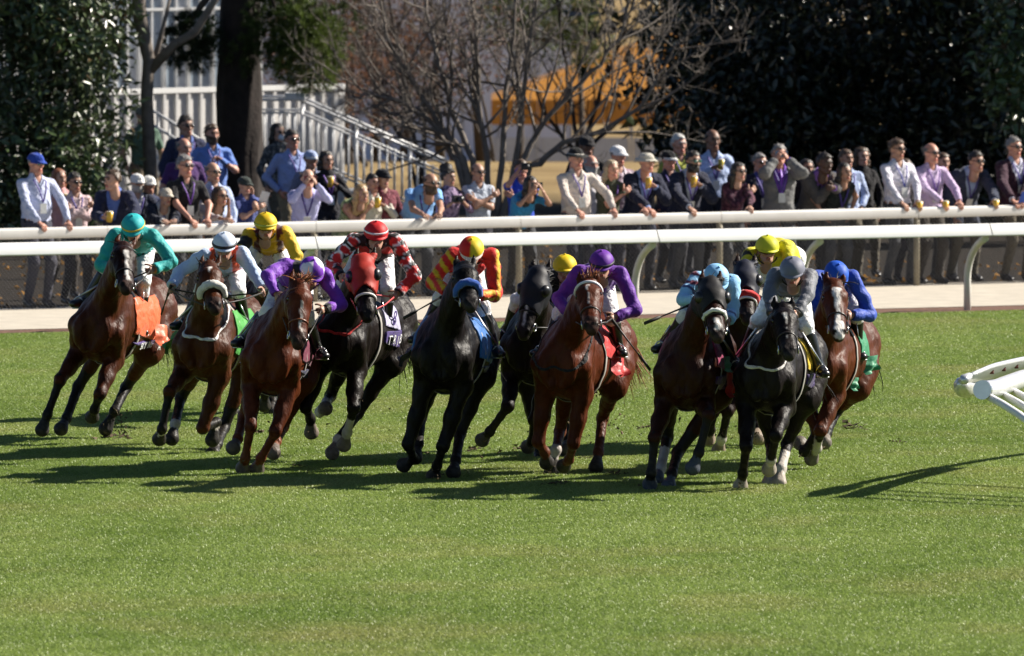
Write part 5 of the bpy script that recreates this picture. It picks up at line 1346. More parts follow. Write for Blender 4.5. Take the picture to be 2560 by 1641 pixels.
def crop(p0, p1, label, handle=.3, col=(.012, .011, .011)):
    m = MB(); p0 = np.asarray(p0); p1 = np.asarray(p1); d = nrm(p1 - p0); base = lerp(p0, p1, .5)
    m.tube([p0 - d * .06, p0, lerp(p0, p1, .7)], [.012, .012, .006], n=6)
    o = m.build('riding_crop', M(col, .45), None, base, loc=base, label=label, cat='riding crop', group='riding crops held by the jockeys')
    m = MB(); m.tube([p0 - d * .075, p0 - d * .065, p0 + d * .14], [.013, .017, .0135], n=7); m.build('grip', M((.012, .011, .011), .7), o, base)
    m = MB(); m.tube([lerp(p0, p1, .68), lerp(p0, p1, .75), p1], [.008, .017, .016], n=6, flat=.5); m.build('popper', M((.014, .013, .013), .6), o, base)
    return o

# colours
BLK, WHT = V(.014, .013, .014), V(.78, .77, .78)
def solid(c, cuff=None):
    c = np.array(c)
    def p(v, x, z, arm, wr, tL, tR):
        o = np.tile(c, (len(v), 1))
        if cuff is not None: o[(wr < .05)] = cuff
        return o
    return p
def pat2(v, x, z, arm, wr, tL, tR):
    o = np.tile(V(.50, .62, .82), (len(v), 1)); t = np.abs(x)
    o[(arm == 0) & (t > .075) & (t < .15)] = V(.62, .07, .02); return o
def pat4(v, x, z, arm, wr, tL, tR):
    o = np.tile(V(.72, .45, .015), (len(v), 1)); q = np.abs(x)
    o[(arm == 0) & (q > .085) & (q < .155)] = V(.07, .006, .012); o[(arm == -1) & (np.abs(tL - .16) < .07)] = BLK; return o
def pat3(v, x, z, arm, wr, tL, tR):
    o = np.tile(V(.17, .03, .42), (len(v), 1)); o[(arm == 0) & (np.abs(x + .05) < .07)] = V(.02, .018, .02)
    o[(arm == 0) & (np.abs(x + .05) < .03) & (np.sin(v[:, 1] * 40) > 0)] = V(.5, .45, .03); o[(arm == 1) & (wr < .07)] = BLK; return o
def pat5(v, x, z, arm, wr, tL, tR):
    o = np.tile(V(.03, .006, .007), (len(v), 1)); red = V(.62, .018, .015)
    o[(arm == 0) & (np.abs(z + .09) < .035)] = red
    for s, t in ((-1, tL), (1, tR)):
        a = arm == s; o[a] = red
        q = np.mod(t, .11) / .11 - .5; y = (v[:, 1] - v[:, 1].min()); w = np.abs(q) * .11
        lat = np.mod(v[:, 1] * 1.0 + .03, .13) - .065
        dd = np.abs(lat) + w
        o[a & (dd < .052)] = WHT; o[a & (dd < .041)] = BLK
    o[(arm != 0) & (wr < .06)] = BLK; return o
def pat6(v, x, z, arm, wr, tL, tR):
    o = np.tile(V(.64, .018, .014), (len(v), 1)); y = V(.72, .42, .015)
    o[(arm == 1) & (x > .24) & (np.mod(x, .08) < .034)] = y; o[(arm == 1) & (wr < .18) & (np.mod(z, .07) < .03)] = y
    o[(arm == -1) & (np.mod(x * .8 + z * .5, .09) < .036)] = y; return o
def pat8(v, x, z, arm, wr, tL, tR):
    o = np.tile(V(.12, .018, .30), (len(v), 1)); d = np.sqrt((x + .0) ** 2 + (z + .16) ** 2)
    o[(arm == 0) & (np.abs(d - .085) < .012)] = V(.5, .45, .6); return o
def pat9(v, x, z, arm, wr, tL, tR):
    o = np.tile(V(.30, .58, .86), (len(v), 1)); o[(arm == -1) & (tL < .12) & (np.sin(v[:, 2] * 70) > .1)] = V(.16, .02, .05)
    o[(arm != 0) & (np.abs(np.minimum(tL, 1) - .16) < .014)] = V(.05, .06, .2); return o
def pat10(v, x, z, arm, wr, tL, tR):
    o = np.tile(V(.62, .55, .015), (len(v), 1)); o[(arm == -1) & (tL > .0) & (np.sin(tL * 22 + 1.5) > .5)] = BLK; return o
def hs(c): 
    c = tuple(c); return lambda x, y, z: c
def h3(x, y, z):
    return (.78, .76, .82) if (x - y * .35) * (y + x * .35 + .25) > 0 else (.17, .03, .42)
def h6(x, y, z): 
    if z < .06: return (.75, .6, .55)
    return (.64, .018, .014) if x < .0 else (.68, .50, .02)

BAY, DBAY, CHE, BLACK = (.10, .027, .008), (.035, .012, .006), (.145, .036, .010), (.008, .007, .0075)
HORSES = [
 dict(Y=63.1, chest=(262, 825), rump=(345, 775), lean=13, poll=(306, 612), muzzle=(317, 728), coat=BAY, face=.3, label='bay horse under an orange saddle cloth, leaning hard at the left end',
      blaze=[(.22, .38, .03, .028), (.38, .86, .018, .022)], hyaw=14,
      fa=[(150, 950), (118, 1038), (103, 1082)], fb=[(250, 985), (236, 1025, .1), (229, 1046)], ha=[(196, 966), (166, 1047), (150, 1077)], hb=[(315, 969), (286, 1028), (261, 1080)], socks={'hb': 0},
      cloth=[(-.78, -.12, -.10, .3, (.68, .10, .015), .014), (-.8, -.1, -.19, -.10, (.05, .02, .16), .02)], mane=(.012, .01, .01), tail=(.1, .6, -.6), flaps=[((.29, -.55, .08), (.08, -.2, -.02), (.10, .02, -.2), (.66, .10, .015))]),
 dict(Y=62.2, chest=(518, 866), rump=(572, 812), lean=7, poll=(521, 662), muzzle=(538, 778), coat=(.115, .038, .012), label='bay horse with a white sheepskin noseband and a white star',
      blaze=[(.13, .3, .032, .004)], noseband=((.78, .75, .68), .038), strap=(.7, .69, .68),
      fa=[(424, 980), (405, 1073), (397, 1103)], fb=[(507, 1070), (541, 1055, .25), (529, 1108)], ha=[(452, 995), (438, 1060), (428, 1104)], hb=[(560, 1070), (543, 1112), (530, 1138)], socks={'fa': .2, 'ha': .5, 'fb': 0.1},
      cloth=[(-.85, -.1, -.17, .3, (.045, .30, .035), .014), (-.86, -.1, -.22, -.17, (.03, .03, .09), .018)], flaps=[((-.28, -.2, .1), (-.06, -.3, .0), (-.14, .05, -.26), (.03, .2, .03)), ((.29, -.2, .12), (.08, -.3, 0), (.09, .02, -.3), (.06, .36, .05))]),
 dict(Y=60.6, chest=(684, 898), rump=(700, 855), lean=5, poll=(748, 706), muzzle=(746, 868), coat=CHE, points=(.12, .034, .013), label='red chestnut horse with a tousled forelock, its rider in purple',
      mane=(.26, .09, .03), fore=46, foreup=.55, hyaw=16, hoof=(.12, .1, .085), bridle=(.16, .05, .02), blaze=[(.3, .8, .012, .014)],
      fa=[(627, 1065), (613, 1146), (606, 1176)], fb=[(690, 1078), (652, 1146), (641, 1178)], ha=[(609, 1042), (594, 1098), (581, 1124)], hb=[(707, 1068), (690, 1105), (682, 1137)],
      cloth=[(-.8, -.08, -.12, .3, (.14, .012, .04), .014), (-.82, -.08, -.22, -.12, (.012, .014, .05), .02)], tail=(-.1, .6, -.7)),
 dict(Y=65.3, chest=(640, 812), rump=(672, 770), lean=5, poll=(700, 690), muzzle=(708, 790), coat=(.08, .026, .009), label='brown horse mostly hidden behind the chestnut, its rider in yellow and maroon',
      fa=[(590, 930), (580, 1000), (575, 1030)], fb=[(668, 930), (662, 985), (660, 1020)], ha=[(590, 960), (585, 1030), (580, 1060)], hb=[(690, 940), (680, 1005), (676, 1035)],
      cloth=[(-.8, -.1, -.15, .3, (.3, .02, .03), .014)]),
 dict(Y=61.2, chest=(862, 852), rump=(944, 806), lean=9, poll=(906, 646), muzzle=(919, 800), coat=(.014, .009, .008), label='dark brown horse wearing a red blinker hood with black eye cups',
      hood=((.34, .02, .010), .46, (.01, .01, .012)), thinband=(0.730, .68, .66), strap=(.35, .02, .02), rein=(.6, .06, .07), hyaw=6,
      fa=[(764, 1018), (776, 1048), (779, 1088)], fb=[(884, 1020), (868, 1082), (858, 1118)], ha=[(826, 990), (800, 1030), (816, 1020)], hb=[(894, 1034), (845, 1100), (828, 1138)], socks={'fb': .7, 'hb': .5, 'ha': .7}, hoof=(.16, .13, .11),
      cloth=[(-.74, -.34, .08, .3, (.42, .40, .55), .014), (-.78, -.3, -.08, .08, (.05, .025, .16), .02)], tail=(.15, .8, -.4), tlen=.9),
 dict(Y=60.0, chest=(1114, 892), rump=(1148, 862), lean=2, W=1.16, poll=(1160, 664), muzzle=(1178, 770), coat=BLACK, label='black horse with a bright blue sheepskin noseband',
      noseband=((.015, .085, .42), .034), hyaw=5,
      fa=[(1021, 1112), (1034, 1148), (1005, 1166)], fb=[(1108, 1116), (1092, 1166), (1082, 1196)], ha=[(1052, 1045), (1046, 1110), (1036, 1150)], hb=[(1150, 1085), (1139, 1152), (1133, 1186)],
      cloth=[(-.8, -.1, -.12, .3, (.02, .13, .4), .014), (-.82, -.08, -.2, -.12, (.02, .018, .05), .02)], flaps=[((-.3, -.35, .06), (-.03, -.3, .0), (-.17, .0, -.2), (.02, .018, .05))]),
 dict(Y=61.6, chest=(1334, 872), rump=(1376, 835), lean=5, poll=(1345, 676), muzzle=(1306, 846), coat=(.014, .009, .008), label='dark horse in a black blinker hood reaching one foreleg far out',
      hood=((.010, .010, .015), .52, (.008, .008, .01)), blaze=[(.45, .85, .02, .014)], hyaw=-12, hoof=(.06, .055, .055),
      fa=[(1270, 1016), (1224, 1080), (1202, 1104)], fb=[(1336, 1050), (1330, 1102), (1318, 1120)], ha=[(1346, 1100), (1346, 1160), (1338, 1186)], hb=[(1420, 1040), (1418, 1100), (1416, 1130)],
      cloth=[(-.8, -.1, -.14, .3, (.4, .015, .015), .014)]),
 dict(Y=60.2, chest=(1420, 912), rump=(1492, 866), lean=4, W=1.05, poll=(1470, 704), muzzle=(1480, 828), coat=(.145, .036, .010), points=(.09, .026, .012), label='chestnut horse with a white beaded browband beside the dark hooded horse',
      browband=(0.780, .74, .78), blaze=[(.14, .3, .018, .01), (.3, .62, .008, .008)], bridle=(.03, .02, .018), rein=(.42, .1, .05), mane=(.24, .08, .03), foreup=1.0, fore=34, ears=-.02, strap=(.02, .02, .022), strapdeep=1,
      fa=[(1346, 1104), (1362, 1132, .1), (1368, 1162)], fb=[(1434, 1108), (1422, 1150), (1407, 1168)], ha=[(1400, 1080), (1390, 1125), (1377, 1190)], hb=[(1506, 1045), (1496, 1132), (1489, 1174)], socks={'ha': .6},
      cloth=[(-.8, -.2, -.02, .3, (.5, .014, .014), .014)], flaps=[((.26, -.40, .10), (.08, -.24, -.03), (.09, .05, -.22), (.5, .015, .015)), ((-.28, -.3, .14), (-.06, -.3, 0), (-.1, .04, -.26), (.4, .012, .014))], tail=(.3, .7, -.3)),
 dict(Y=59.4, chest=(1718, 934), rump=(1738, 888), lean=3, poll=(1776, 704), muzzle=(1796, 850), coat=(.05, .014, .006), label='dark bay horse with a white noseband, its rider in pale blue',
      hood=((.010, .009, .010), .38, (.008, .008, .01)), noseband=((.78, .77, .76), .018), hyaw=10, blaze=[(.66, .9, .03, .03)],
      fa=[(1637, 1094), (1628, 1184), (1624, 1216)], fb=[(1772, 1037), (1747, 1132), (1729, 1178)], ha=[(1668, 1094), (1652, 1172), (1640, 1206)], hb=[(1694, 1132), (1680, 1186), (1670, 1222)], socks={'ha': .7}, hoof=(.06, .07, .09),
      cloth=[(-.8, -.1, -.05, .3, (.2, .01, .06), .014), (-.84, -.08, -.2, -.05, (.06, .02, .13), .02)], flaps=[((.29, -.3, .12), (.03, -.22, 0), (.03, .0, -.14), (.1, .3, .12)), ((.32, -.3, -.02), (.03, -.22, 0), (.03, .0, -.22), (.5, .015, .02))]),
 dict(Y=62.4, chest=(1846, 872), rump=(1862, 838), lean=3, poll=(1862, 662), muzzle=(1868, 806), coat=(.026, .011, .008), label='dark horse with a red sheepskin noseband behind the front rank',
      noseband=((.6, .012, .012), .028), hood=((.014, .016, .03), .42, (.008, .008, .01)), thinband=(0.780, .74, .72), hoof=(.25, .2, .15),
      fa=[(1784, 1030), (1776, 1075), (1770, 1102)], fb=[(1820, 1026), (1804, 1098), (1795, 1132)], ha=[(1900, 1010), (1895, 1070), (1892, 1100)], hb=[(1915, 1010), (1908, 1070), (1900, 1100)], socks={'fb': .6},
      cloth=[(-.8, -.1, -.15, .3, (.03, .03, .1), .014)]),
 dict(Y=59.4, chest=(1924, 942), rump=(1966, 894), lean=5, poll=(1958, 768), muzzle=(1974, 892), coat=(.018, .014, .014), label='black brown horse with a thin white stripe and a pale neck strap',
      blaze=[(.22, .36, .022, .02), (.34, .75, .006, .006)], strap=(.55, .52, .5), hyaw=4, hs=-1,
      fa=[(1866, 1115), (1857, 1185), (1850, 1222)], fb=[(1940, 1088), (1928, 1150), (1922, 1178)], ha=[(1928, 1110), (1926, 1170), (1921, 1218)], hb=[(1968, 1110), (1953, 1172), (1947, 1216)], socks={'fb': .5, 'hb': .7}, hoof=(.3, .26, .22),
      cloth=[(-.72, -.36, .0, .3, (.60, .40, .015), .014), (-.76, -.34, -.14, .0, (.035, .015, .10), .02)], ears=-.04),
 dict(Y=60.9, chest=(2056, 912), rump=(2100, 868), lean=9, poll=(2084, 706), muzzle=(2098, 846), coat=(.145, .042, .013), label='bay horse with a broad white blaze, its rider in royal blue',
      blaze=[(.14, .5, .05, .026), (.45, .75, .022, .03), (.72, 1.05, .045, .06)], hyaw=8, ears=0.0,
      fa=[(2046, 1075), (2010, 1130, .05), (1998, 1104)], fb=[(2052, 1078), (2042, 1122), (2026, 1152)], ha=[(2030, 1040), (2040, 1090), (2030, 1120)], hb=[(2090, 1030), (2066, 1085), (2060, 1110)], socks={'fb': .7}, hoof=(.16, .14, .12),
      cloth=[(-.7, -.4, .06, .3, (.015, .20, .085), .014)], flaps=[((.27, -.6, .06), (.10, -.16, .03), (.03, .0, -.16), (.015, .22, .10)), ((.25, -.3, -.12), (.03, -.12, .0), (.01, .0, -.12), (.015, .22, .10))]),
]
JOCKEYS = [
 dict(helmet=(333, 548), sL=(288, 588), sR=(384, 590), eL=(252, 664), eR=(430, 656), wL=(288, 676), wR=(386, 672), kR=(360, 700), fR=(352, 815), fL=(214, 752), pattern=solid((.015, .36, .35), V(.75, .5, .05)), hcol=hs((.02, .42, .44)), band=(0.052, .012, (.72, .5, .06)), face=(-.1, -1, -.6), label='person in teal silks and a teal helmet with a yellow rim, riding'),
 dict(helmet=(561, 594), sL=(512, 640), sR=(606, 636), eL=(450, 680), eR=(638, 686), wL=(430, 714), wR=(657, 722), kR=(596, 728), fR=(612, 806), kL=(482, 762), fL=(462, 806), pattern=pat2, hcol=hs((.62, .70, .84)), band=(0.042, .017, (.015, .014, .018)), face=(0, -1, -.35), label='person in pale blue silks with orange red braces, arms spread wide'),
 dict(helmet=(779, 658), sL=(712, 664), sR=(812, 690), eL=(668, 690), eR=(852, 764), wL=(690, 735), wR=(812, 772), kL=(672, 778), fL=(612, 848), dy=-.05, pattern=pat3, hcol=h3, band=(0.030, .008, (.1, .05, .2)), face=(.3, -1, -.75), label='person in purple silks with a purple and white quartered helmet'),
 dict(helmet=(664, 543), sL=(624, 588), sR=(716, 584), eL=(598, 630), eR=(742, 640), wL=(628, 680), wR=(722, 690), pattern=pat4, hcol=hs((.74, .47, .01)), band=(0.042, .012, (.55, .55, .10)), face=(.1, -1, -.25), label='person in yellow silks with maroon braces and a yellow helmet'),
 dict(helmet=(940, 567), sL=(882, 602), sR=(990, 602), eL=(826, 664), eR=(1036, 690), wL=(852, 690), wR=(996, 732), kR=(972, 720), fR=(964, 830), pattern=pat5, hcol=hs((.55, .015, .018)), band=(0.065, .011, (.75, .7, .7)), face=(.1, -1, -.3), glove=(.42, .24, .17), rein=(.6, .06, .07), label='person in red and black diamond silks with a red helmet banded in white'),
 dict(helmet=(1179, 607), sL=(1128, 640), sR=(1228, 640), eL=(1082, 706), eR=(1240, 738), wL=(1116, 726), wR=(1196, 738), kR=(1206, 776), fR=(1236, 872), kL=(1092, 770), fL=(1056, 838), pattern=pat6, hcol=h6, face=(0, -1, -.65), label='person in red and yellow striped silks with a half red, half yellow helmet'),
 dict(helmet=(1412, 650), sL=(1374, 694), sR=(1452, 692), eL=(1342, 744), eR=(1480, 750), wL=(1362, 790), wR=(1440, 800), pattern=solid((.02, .018, .02)), hcol=hs((.72, .50, .01)), goggle=(.28, .27, .25), face=(-.05, -1, -.15), tone=(.4, .22, .14), label='person in a yellow helmet and clear goggles, half hidden behind the purple rider'),
 dict(helmet=(1504, 640), sL=(1448, 682), sR=(1552, 684), eL=(1396, 748), eR=(1588, 776), wL=(1420, 780), wR=(1540, 792), kR=(1536, 810), fR=(1546, 870), pattern=pat8, hcol=hs((.13, .025, .30)), band=(0.042, .017, (.02, .015, .03)), face=(-.05, -1, -.4), label='person in plain purple silks with a white ring on the chest'),
 dict(helmet=(1790, 676), sL=(1738, 700), sR=(1832, 704), eL=(1706, 750), eR=(1830, 784), wL=(1738, 752), wR=(1822, 800), kL=(1712, 792), fL=(1664, 862), pattern=pat9, hcol=hs((.28, .55, .84)), face=(.35, -1, -.8), label='person in pale blue silks with head bowed low over a dark bay horse'),
 dict(pelvis=(1968, 640), helmet=(1918, 602), sL=(1872, 640), sR=(1968, 618), eL=(1862, 690), eR=(1976, 670), wL=(1880, 730), wR=(1950, 720), pattern=pat10, hcol=hs((.60, .60, .03)), face=(.15, -1, -.2), label='person in yellow silks and lime yellow helmet behind the grey rider'),
 dict(helmet=(1981, 657), sL=(1936, 690), sR=(2026, 690), eL=(1924, 738), eR=(2016, 742), wL=(1928, 784), wR=(1994, 782), pattern=solid((.13, .135, .16)), hcol=hs((.17, .175, .23)), face=(-.1, -1, -.45), tone=(.45, .25, .18), label='person in plain grey silks and grey helmet pushing both arms forward'),
 dict(helmet=(2090, 668), sL=(2044, 694), sR=(2132, 694), eL=(2034, 746), eR=(2176, 788), wL=(2056, 790), wR=(2132, 788), fR=(2142, 876), pattern=solid((.012, .06, .40)), hcol=hs((.015, .09, .5)), face=(.3, -1, -.8), label='person in royal blue silks and royal blue helmet, riding'),
]
HS = []
for hc_, jc_ in zip(HORSES, JOCKEYS):
    h_ = build_horse(hc_); build_jockey(h_, jc_); HS.append(h_)
band_text(HS[0], 'SKYMFA', -.3, -.09, -.15, 1, .1, (.8, .8, .8))
band_text(HS[4], 'TRIB', -.40, -.1, .0, 1, .13, (.75, .75, .78))
band_text(HS[4], '8', -.5, 0, .2, 1, .2, (.05, .025, .16))
def hand_of(i, s): return HS[i].j['hands'][s]
def tip(p, px, py, L, s=-1): return lift(np.asarray(p), px, py, L, s)
def add_crop(i, s, p2, label, sg=-1, L=.68):
    a = hand_of(i, s); crop(a, tip(a, *p2, L, sg), label)
add_crop(1, 'L', (403, 786), 'black riding crop in the hand of the rider with orange braces', 1, .55)
add_crop(5, 'L', (1009, 796), 'black riding crop slanting down from the red and yellow striped rider')
add_crop(5, 'R', (1228, 806), 'short black crop at the other hand of the striped rider', 1, .45)
add_crop(7, 'R', (1626, 926), 'white shafted riding crop held by the rider with the white ring')
add_crop(8, 'L', (1611, 809), 'black riding crop held out by the rider with bowed head')

# ================================================================ SPECTATORS
TONES = dict(fair=(.50, .29, .21), ruddy=(.50, .25, .18), tan=(.40, .22, .15), brown=(.20, .105, .07), dark=(.085, .045, .032))
HCOL = dict(dark=(.020, .015, .012), brown=(.06, .035, .02), grey=(.15, .14, .135), white=(.38, .37, .35), blonde=(.34, .22, .10), red=(.20, .07, .03), greyblonde=(.30, .24, .16))
def ribbon(m, pts, w, ref):
    m.tube(pts, w, n=4, flat=.25, ref=ref)

def spectator(c):
    px, top = c['px'], c['top']; tone = TONES[c.get('tone', 'fair')]; fem = c.get('fem', False)
    front = c.get('front', False)
    if front: Y = rail_at(px)[1] + c.get('back', .42)
    else:
        zt = c.get('z', 1.76); Y = FPX * (CAM_H - zt) / (top + 724) 
        for _ in range(3): Y *= 1 + (P(px, top, Y)[2] - zt) / CAM_H * 1.3
        Y = max(Y, rail_at(px)[1] + 1.3)
    T = P(px, top, Y); hat = .03 if c.get('hat') else .008
    ztop = T[2] - hat
    yaw = math.radians(c.get('yaw', 22)); F = V(math.sin(yaw), -math.cos(yaw), 0); Rr = V(math.cos(yaw), math.sin(yaw), 0)
    k = c.get('k'); 
    if k is None: k = min(1.06, max(.86, (1.70 if fem else 1.78) / 1.75)) if front else min(1.08, max(.84, ztop / 1.75))
    hipz = .95 * k; tor = .80 * k
    al = 0.0
    if ztop < hipz + tor: al = math.acos(max(.62, (ztop - hipz) / tor))
    al = max(al, c.get('lean', 0))
    if ztop > hipz + tor: hipz = ztop - tor * math.cos(al)
    else: hipz = ztop - tor * math.cos(al)
    up = V(0, 0, 1) * math.cos(al) + F * math.sin(al)
    headtop = V(T[0], T[1], ztop); hip = headtop - up * tor; hip[2] = hipz
    base = V(hip[0], hip[1], 0)
    H_ = headtop - V(0, 0, .122 * k) + F * .0
    j = {'head': H_, 'pelvis': hip, 'neck': hip + up * (.515 * k)}
    sw = (.155 if fem else .180) * k * c.get('wide', 1)
    for s, sg in (('L', -1), ('R', 1)):
        j['s' + s] = hip + up * (.442 * k) + Rr * sg * sw
        j['h' + s] = hip + Rr * sg * .09 * k - up * .02
        ft = V(base[0], base[1], 0) + Rr * sg * (.11 + .02 * (px % 3)) + F * (.06 if sg > 0 else -.02)
        j['a' + s] = ft + V(0, 0, .085 * k); j['k' + s], _ = twobone(j['h' + s], j['a' + s], .46 * k * max(1, hipz / (.95 * k)), .45 * k * max(1, hipz / (.95 * k)), F)
        j['t' + s] = ft + V(0, 0, .04) + F * .17 * k
        w = c.get('hand' + s, 'down'); lo = .0
        chest = hip + up * .36 * k
        if w == 'down': tgt = j['s' + s] + Rr * sg * .06 - V(0, 0, .52 * k) + F * .06; pole = Rr * sg - F * .8
        elif w == 'fold': tgt = chest + F * .20 * k - Rr * sg * .12 * k - up * (.04 if sg > 0 else .0); pole = Rr * sg - up * .6
        elif w == 'pocket': tgt = hip + Rr * sg * .19 * k + F * .06 + up * .02; pole = Rr * sg - F
        elif w == 'chest': tgt = chest + F * .24 * k + Rr * sg * .06 * k; pole = Rr * sg - up
        elif w == 'face': tgt = H_ + F * .17 * k + Rr * sg * .075 * k - V(0, 0, .055); pole = Rr * sg * .8 - V(0, 0, 1)
        elif w == 'cheek': tgt = H_ + F * .04 * k + Rr * sg * .10 * k - V(0, 0, .13); pole = F - V(0, 0, 1)
        elif w[0] == 'rail':
            q = rail_at(w[1]); tgt = q + V(0, 0, .055) + V(.01, .05, 0); pole = Rr * sg - F * .3 - V(0, 0, .3)
        elif w[0] == 'elbow':      # forearm lying along the rail
            q = rail_at(w[1]); tgt = q + V(0, -.02, .05); pole = -V(0, 0, 1) + Rr * sg * .5
        else: tgt = P(w[0], w[1], Y - (w[2] if len(w) > 2 else .3)); pole = Rr * sg * .7 - V(0, 0, 1)
        l1, l2 = .30 * k, .265 * k
        if np.linalg.norm(tgt - j['s' + s]) > .56 * k and w[0] in ('rail', 'elbow'): l1 = l2 = np.linalg.norm(tgt - j['s' + s]) * .51
        j['e' + s], j['w' + s] = twobone(j['s' + s], tgt, l1, l2, pole)
    fat = c.get('fat', 1.0)
    B = body_of(j, .029, k, fat, fem)
    hy = math.radians(c.get('hyaw', c.get('yaw', 22) + 12)); pit = c.get('pitch', -.10)
    R = rot_face((math.sin(hy), -math.cos(hy), pit)); hk = k * (1.02 if not fem else .97)
    hcol = HCOL[c.get('hair', 'dark')]
    parts = [(B.v, B.f, np.broadcast_to(np.array(tone), (len(B.v), 3))), head_parts(HEAD_LO, H_, R, hk, tone, hcol)]
    for s, sg in (('L', -1), ('R', 1)):
        w = c.get('hand' + s, 'down'); fa = nrm(j['w' + s] - j['e' + s])
        if w == 'face': fd, pn, cu = nrm(-Rr * sg * .5 + V(0, 0, .8)), F * -.6 - Rr * sg, .5
        elif w == 'cheek': fd, pn, cu = V(0, 0, 1), nrm(-Rr * sg), .5
        elif w[0] == 'rail': fd, pn, cu = nrm(F * .8 - V(0, 0, .45) - Rr * sg * .2), V(0, 0, -1), .55
        elif w[0] == 'elbow': fd, pn, cu = nrm(fa + F * .2), V(0, 0, -1), .6
        elif w in ('down', 'pocket'): fd, pn, cu = nrm(fa + V(0, 0, -.4)), -Rr * sg, .4
        elif w == 'fold': fd, pn, cu = fa, -F, .5
        else: fd, pn, cu = nrm(fa * .6 - Rr * sg * .5), nrm(F * .3 - Rr * sg + up * .1), .8
        v, f = hand(j['w' + s], fd, pn, 1 if s == 'L' else -1, curl=cu, k=k)
        parts.append((v, f, np.array(tone) * .97)); j['g' + s] = j['w' + s] + fd * .075 * k + nrm(pn) * .03
    o = put('person', mesh_of('person', parts, base), None, SKIN, loc=base, label=c['label'], cat='person', group='spectators along the fence')
    o['category'] = 'person'
    # clothes
    pel = j['pelvis']; sa = {s: along(j['w' + s], j['e' + s]) for s in 'LR'}; ua = {s: along(j['s' + s], j['e' + s]) for s in 'LR'}
    nk = along(j['neck'] + (H_ - j['neck']) * .30, pel); wz = along(pel - up * (.0 if c.get('tucked', True) else .1), j['neck'])
    sl = c.get('sleeve', 'long')
    fwd0 = nrm(np.cross(up, Rr)); fwd0 = fwd0 if fwd0 @ F > 0 else -fwd0
    def g_top(v, ix):
        i = B.id[ix]; t = np.minimum(nk(v) - (.02 if fem and sl != 'long' else 0), wz(v)); q = np.where(i == 0, t, -.05); q = np.where(i == 1, nk(v), q)
        if not fem and sl != 'none':
            rl = v - pel; zz = rl @ up - .425 * k; yy_ = rl @ fwd0; op = np.where((zz > 0) & (yy_ > .02), np.abs(rl @ Rr) - np.clip(zz * .5, 0, .045), .05); q = np.where(i <= 1, np.minimum(q, op), q)
        q = np.where(i >= 4, wz(v) - .02 if not c.get('tucked', True) else -.05, q)
        for a, s in ((2, 'L'), (3, 'R')):
            if sl == 'long': e = sa[s](v) - .012
            elif sl == 'rolled': e = sa[s](v) - .14
            elif sl == 'short': e = np.where(ua[s](v) < .27 * k, .235 * k - ua[s](v), -.05)
            else: e = np.where(ua[s](v) < .27 * k, .02 - ua[s](v), -.05)
            q = np.where(i == a, e, q)
        return q
    col = c['top_col']; pat = c.get('pat')
    def tcol(v):
        o_ = np.tile(np.array(col), (len(v), 1))
        if pat == 'plaid':
            q = (np.sin(v[:, 0] * 75) > .45) | (np.sin(v[:, 2] * 75) > .45); o_[q] *= V(.55, .45, .5)
        elif pat == 'floral':
            q = np.sin(v[:, 0] * 90 + 3 * np.sin(v[:, 2] * 60)) * np.sin(v[:, 2] * 80 + 2) > .25; o_[q] = np.array(c.get('col2', (.05, .12, .03)))
        return o_
    jk = c.get('jacket')
    shell_obj('shirt' if not fem else 'top', B, g_top, tcol, o, CLOTH, base, off=.012 * k, wrinkle=.005)
    def g_tr(v, ix):
        i = B.id[ix]; q = np.where(i == 0, .01 - wz(v), -.05); q = np.where(i >= 4, np.where(i == 6, -.05, .05), q)
        for a, s in ((4, 'L'), (5, 'R')): q = np.where(i == a, along(j['a' + s], j['k' + s])(v) - .0, q)
        return q
    if c.get('dress'):
        def g_dr(v, ix): i = B.id[ix]; return np.where((i == 0) | (i == 4) | (i == 5), np.minimum(.02 - wz(v), v[:, 2] - .45), -.05)
        shell_obj('skirt', B, g_dr, tcol, o, CLOTH, base, off=.03, wrinkle=.006)
    else: shell_obj('trousers', B, g_tr, c.get('leg_col', ((.03, .03, .045), (.10, .085, .06), (.022, .022, .03), (.06, .062, .07), (.05, .042, .035))[px % 5]), o, CLOTH, base, off=.010, wrinkle=.004)
    def g_sh(v, ix): return np.where(B.id[ix] == 6, .05, -.05)
    for s, oth in (('L', 'R'), ('R', 'L')):
        r = shell(B.v, B.f, B.n, lambda v, ix: np.where((B.id[ix] == 6) & (np.linalg.norm(v - j['t' + s], axis=1) < np.linalg.norm(v - j['t' + oth], axis=1)), .05, -.05), .006)
        if r: put('shoe', mesh('shoe', r[0], r[1], base=base), o, BLACK_LEATHER)
    fwd = nrm(np.cross(up, Rr)) * 1.0
    if fwd @ F < 0: fwd = -fwd
    if jk is not None:
        def g_jk(v, ix):
            i = B.id[ix]; rl = v - pel; x = rl @ Rr; z = rl @ up; y = rl @ fwd
            op = np.where(y > -.01, np.abs(x) - np.clip(.012 + (z - .16) * .30, .012, .085) * k, .05)
            t = np.minimum(np.minimum(along(j['neck'], pel)(v) - .0, z + .16), op); q = np.where(i == 0, t, -.05); q = np.where((i == 4) | (i == 5), np.minimum(z + .16, .05), q)
            for a, s in ((2, 'L'), (3, 'R')): q = np.where(i == a, sa[s](v) - .03, q)
            return q
        shell_obj('jacket', B, g_jk, jk, o, CLOTH, base, off=.030 * k, wrinkle=.006, depth=.022)
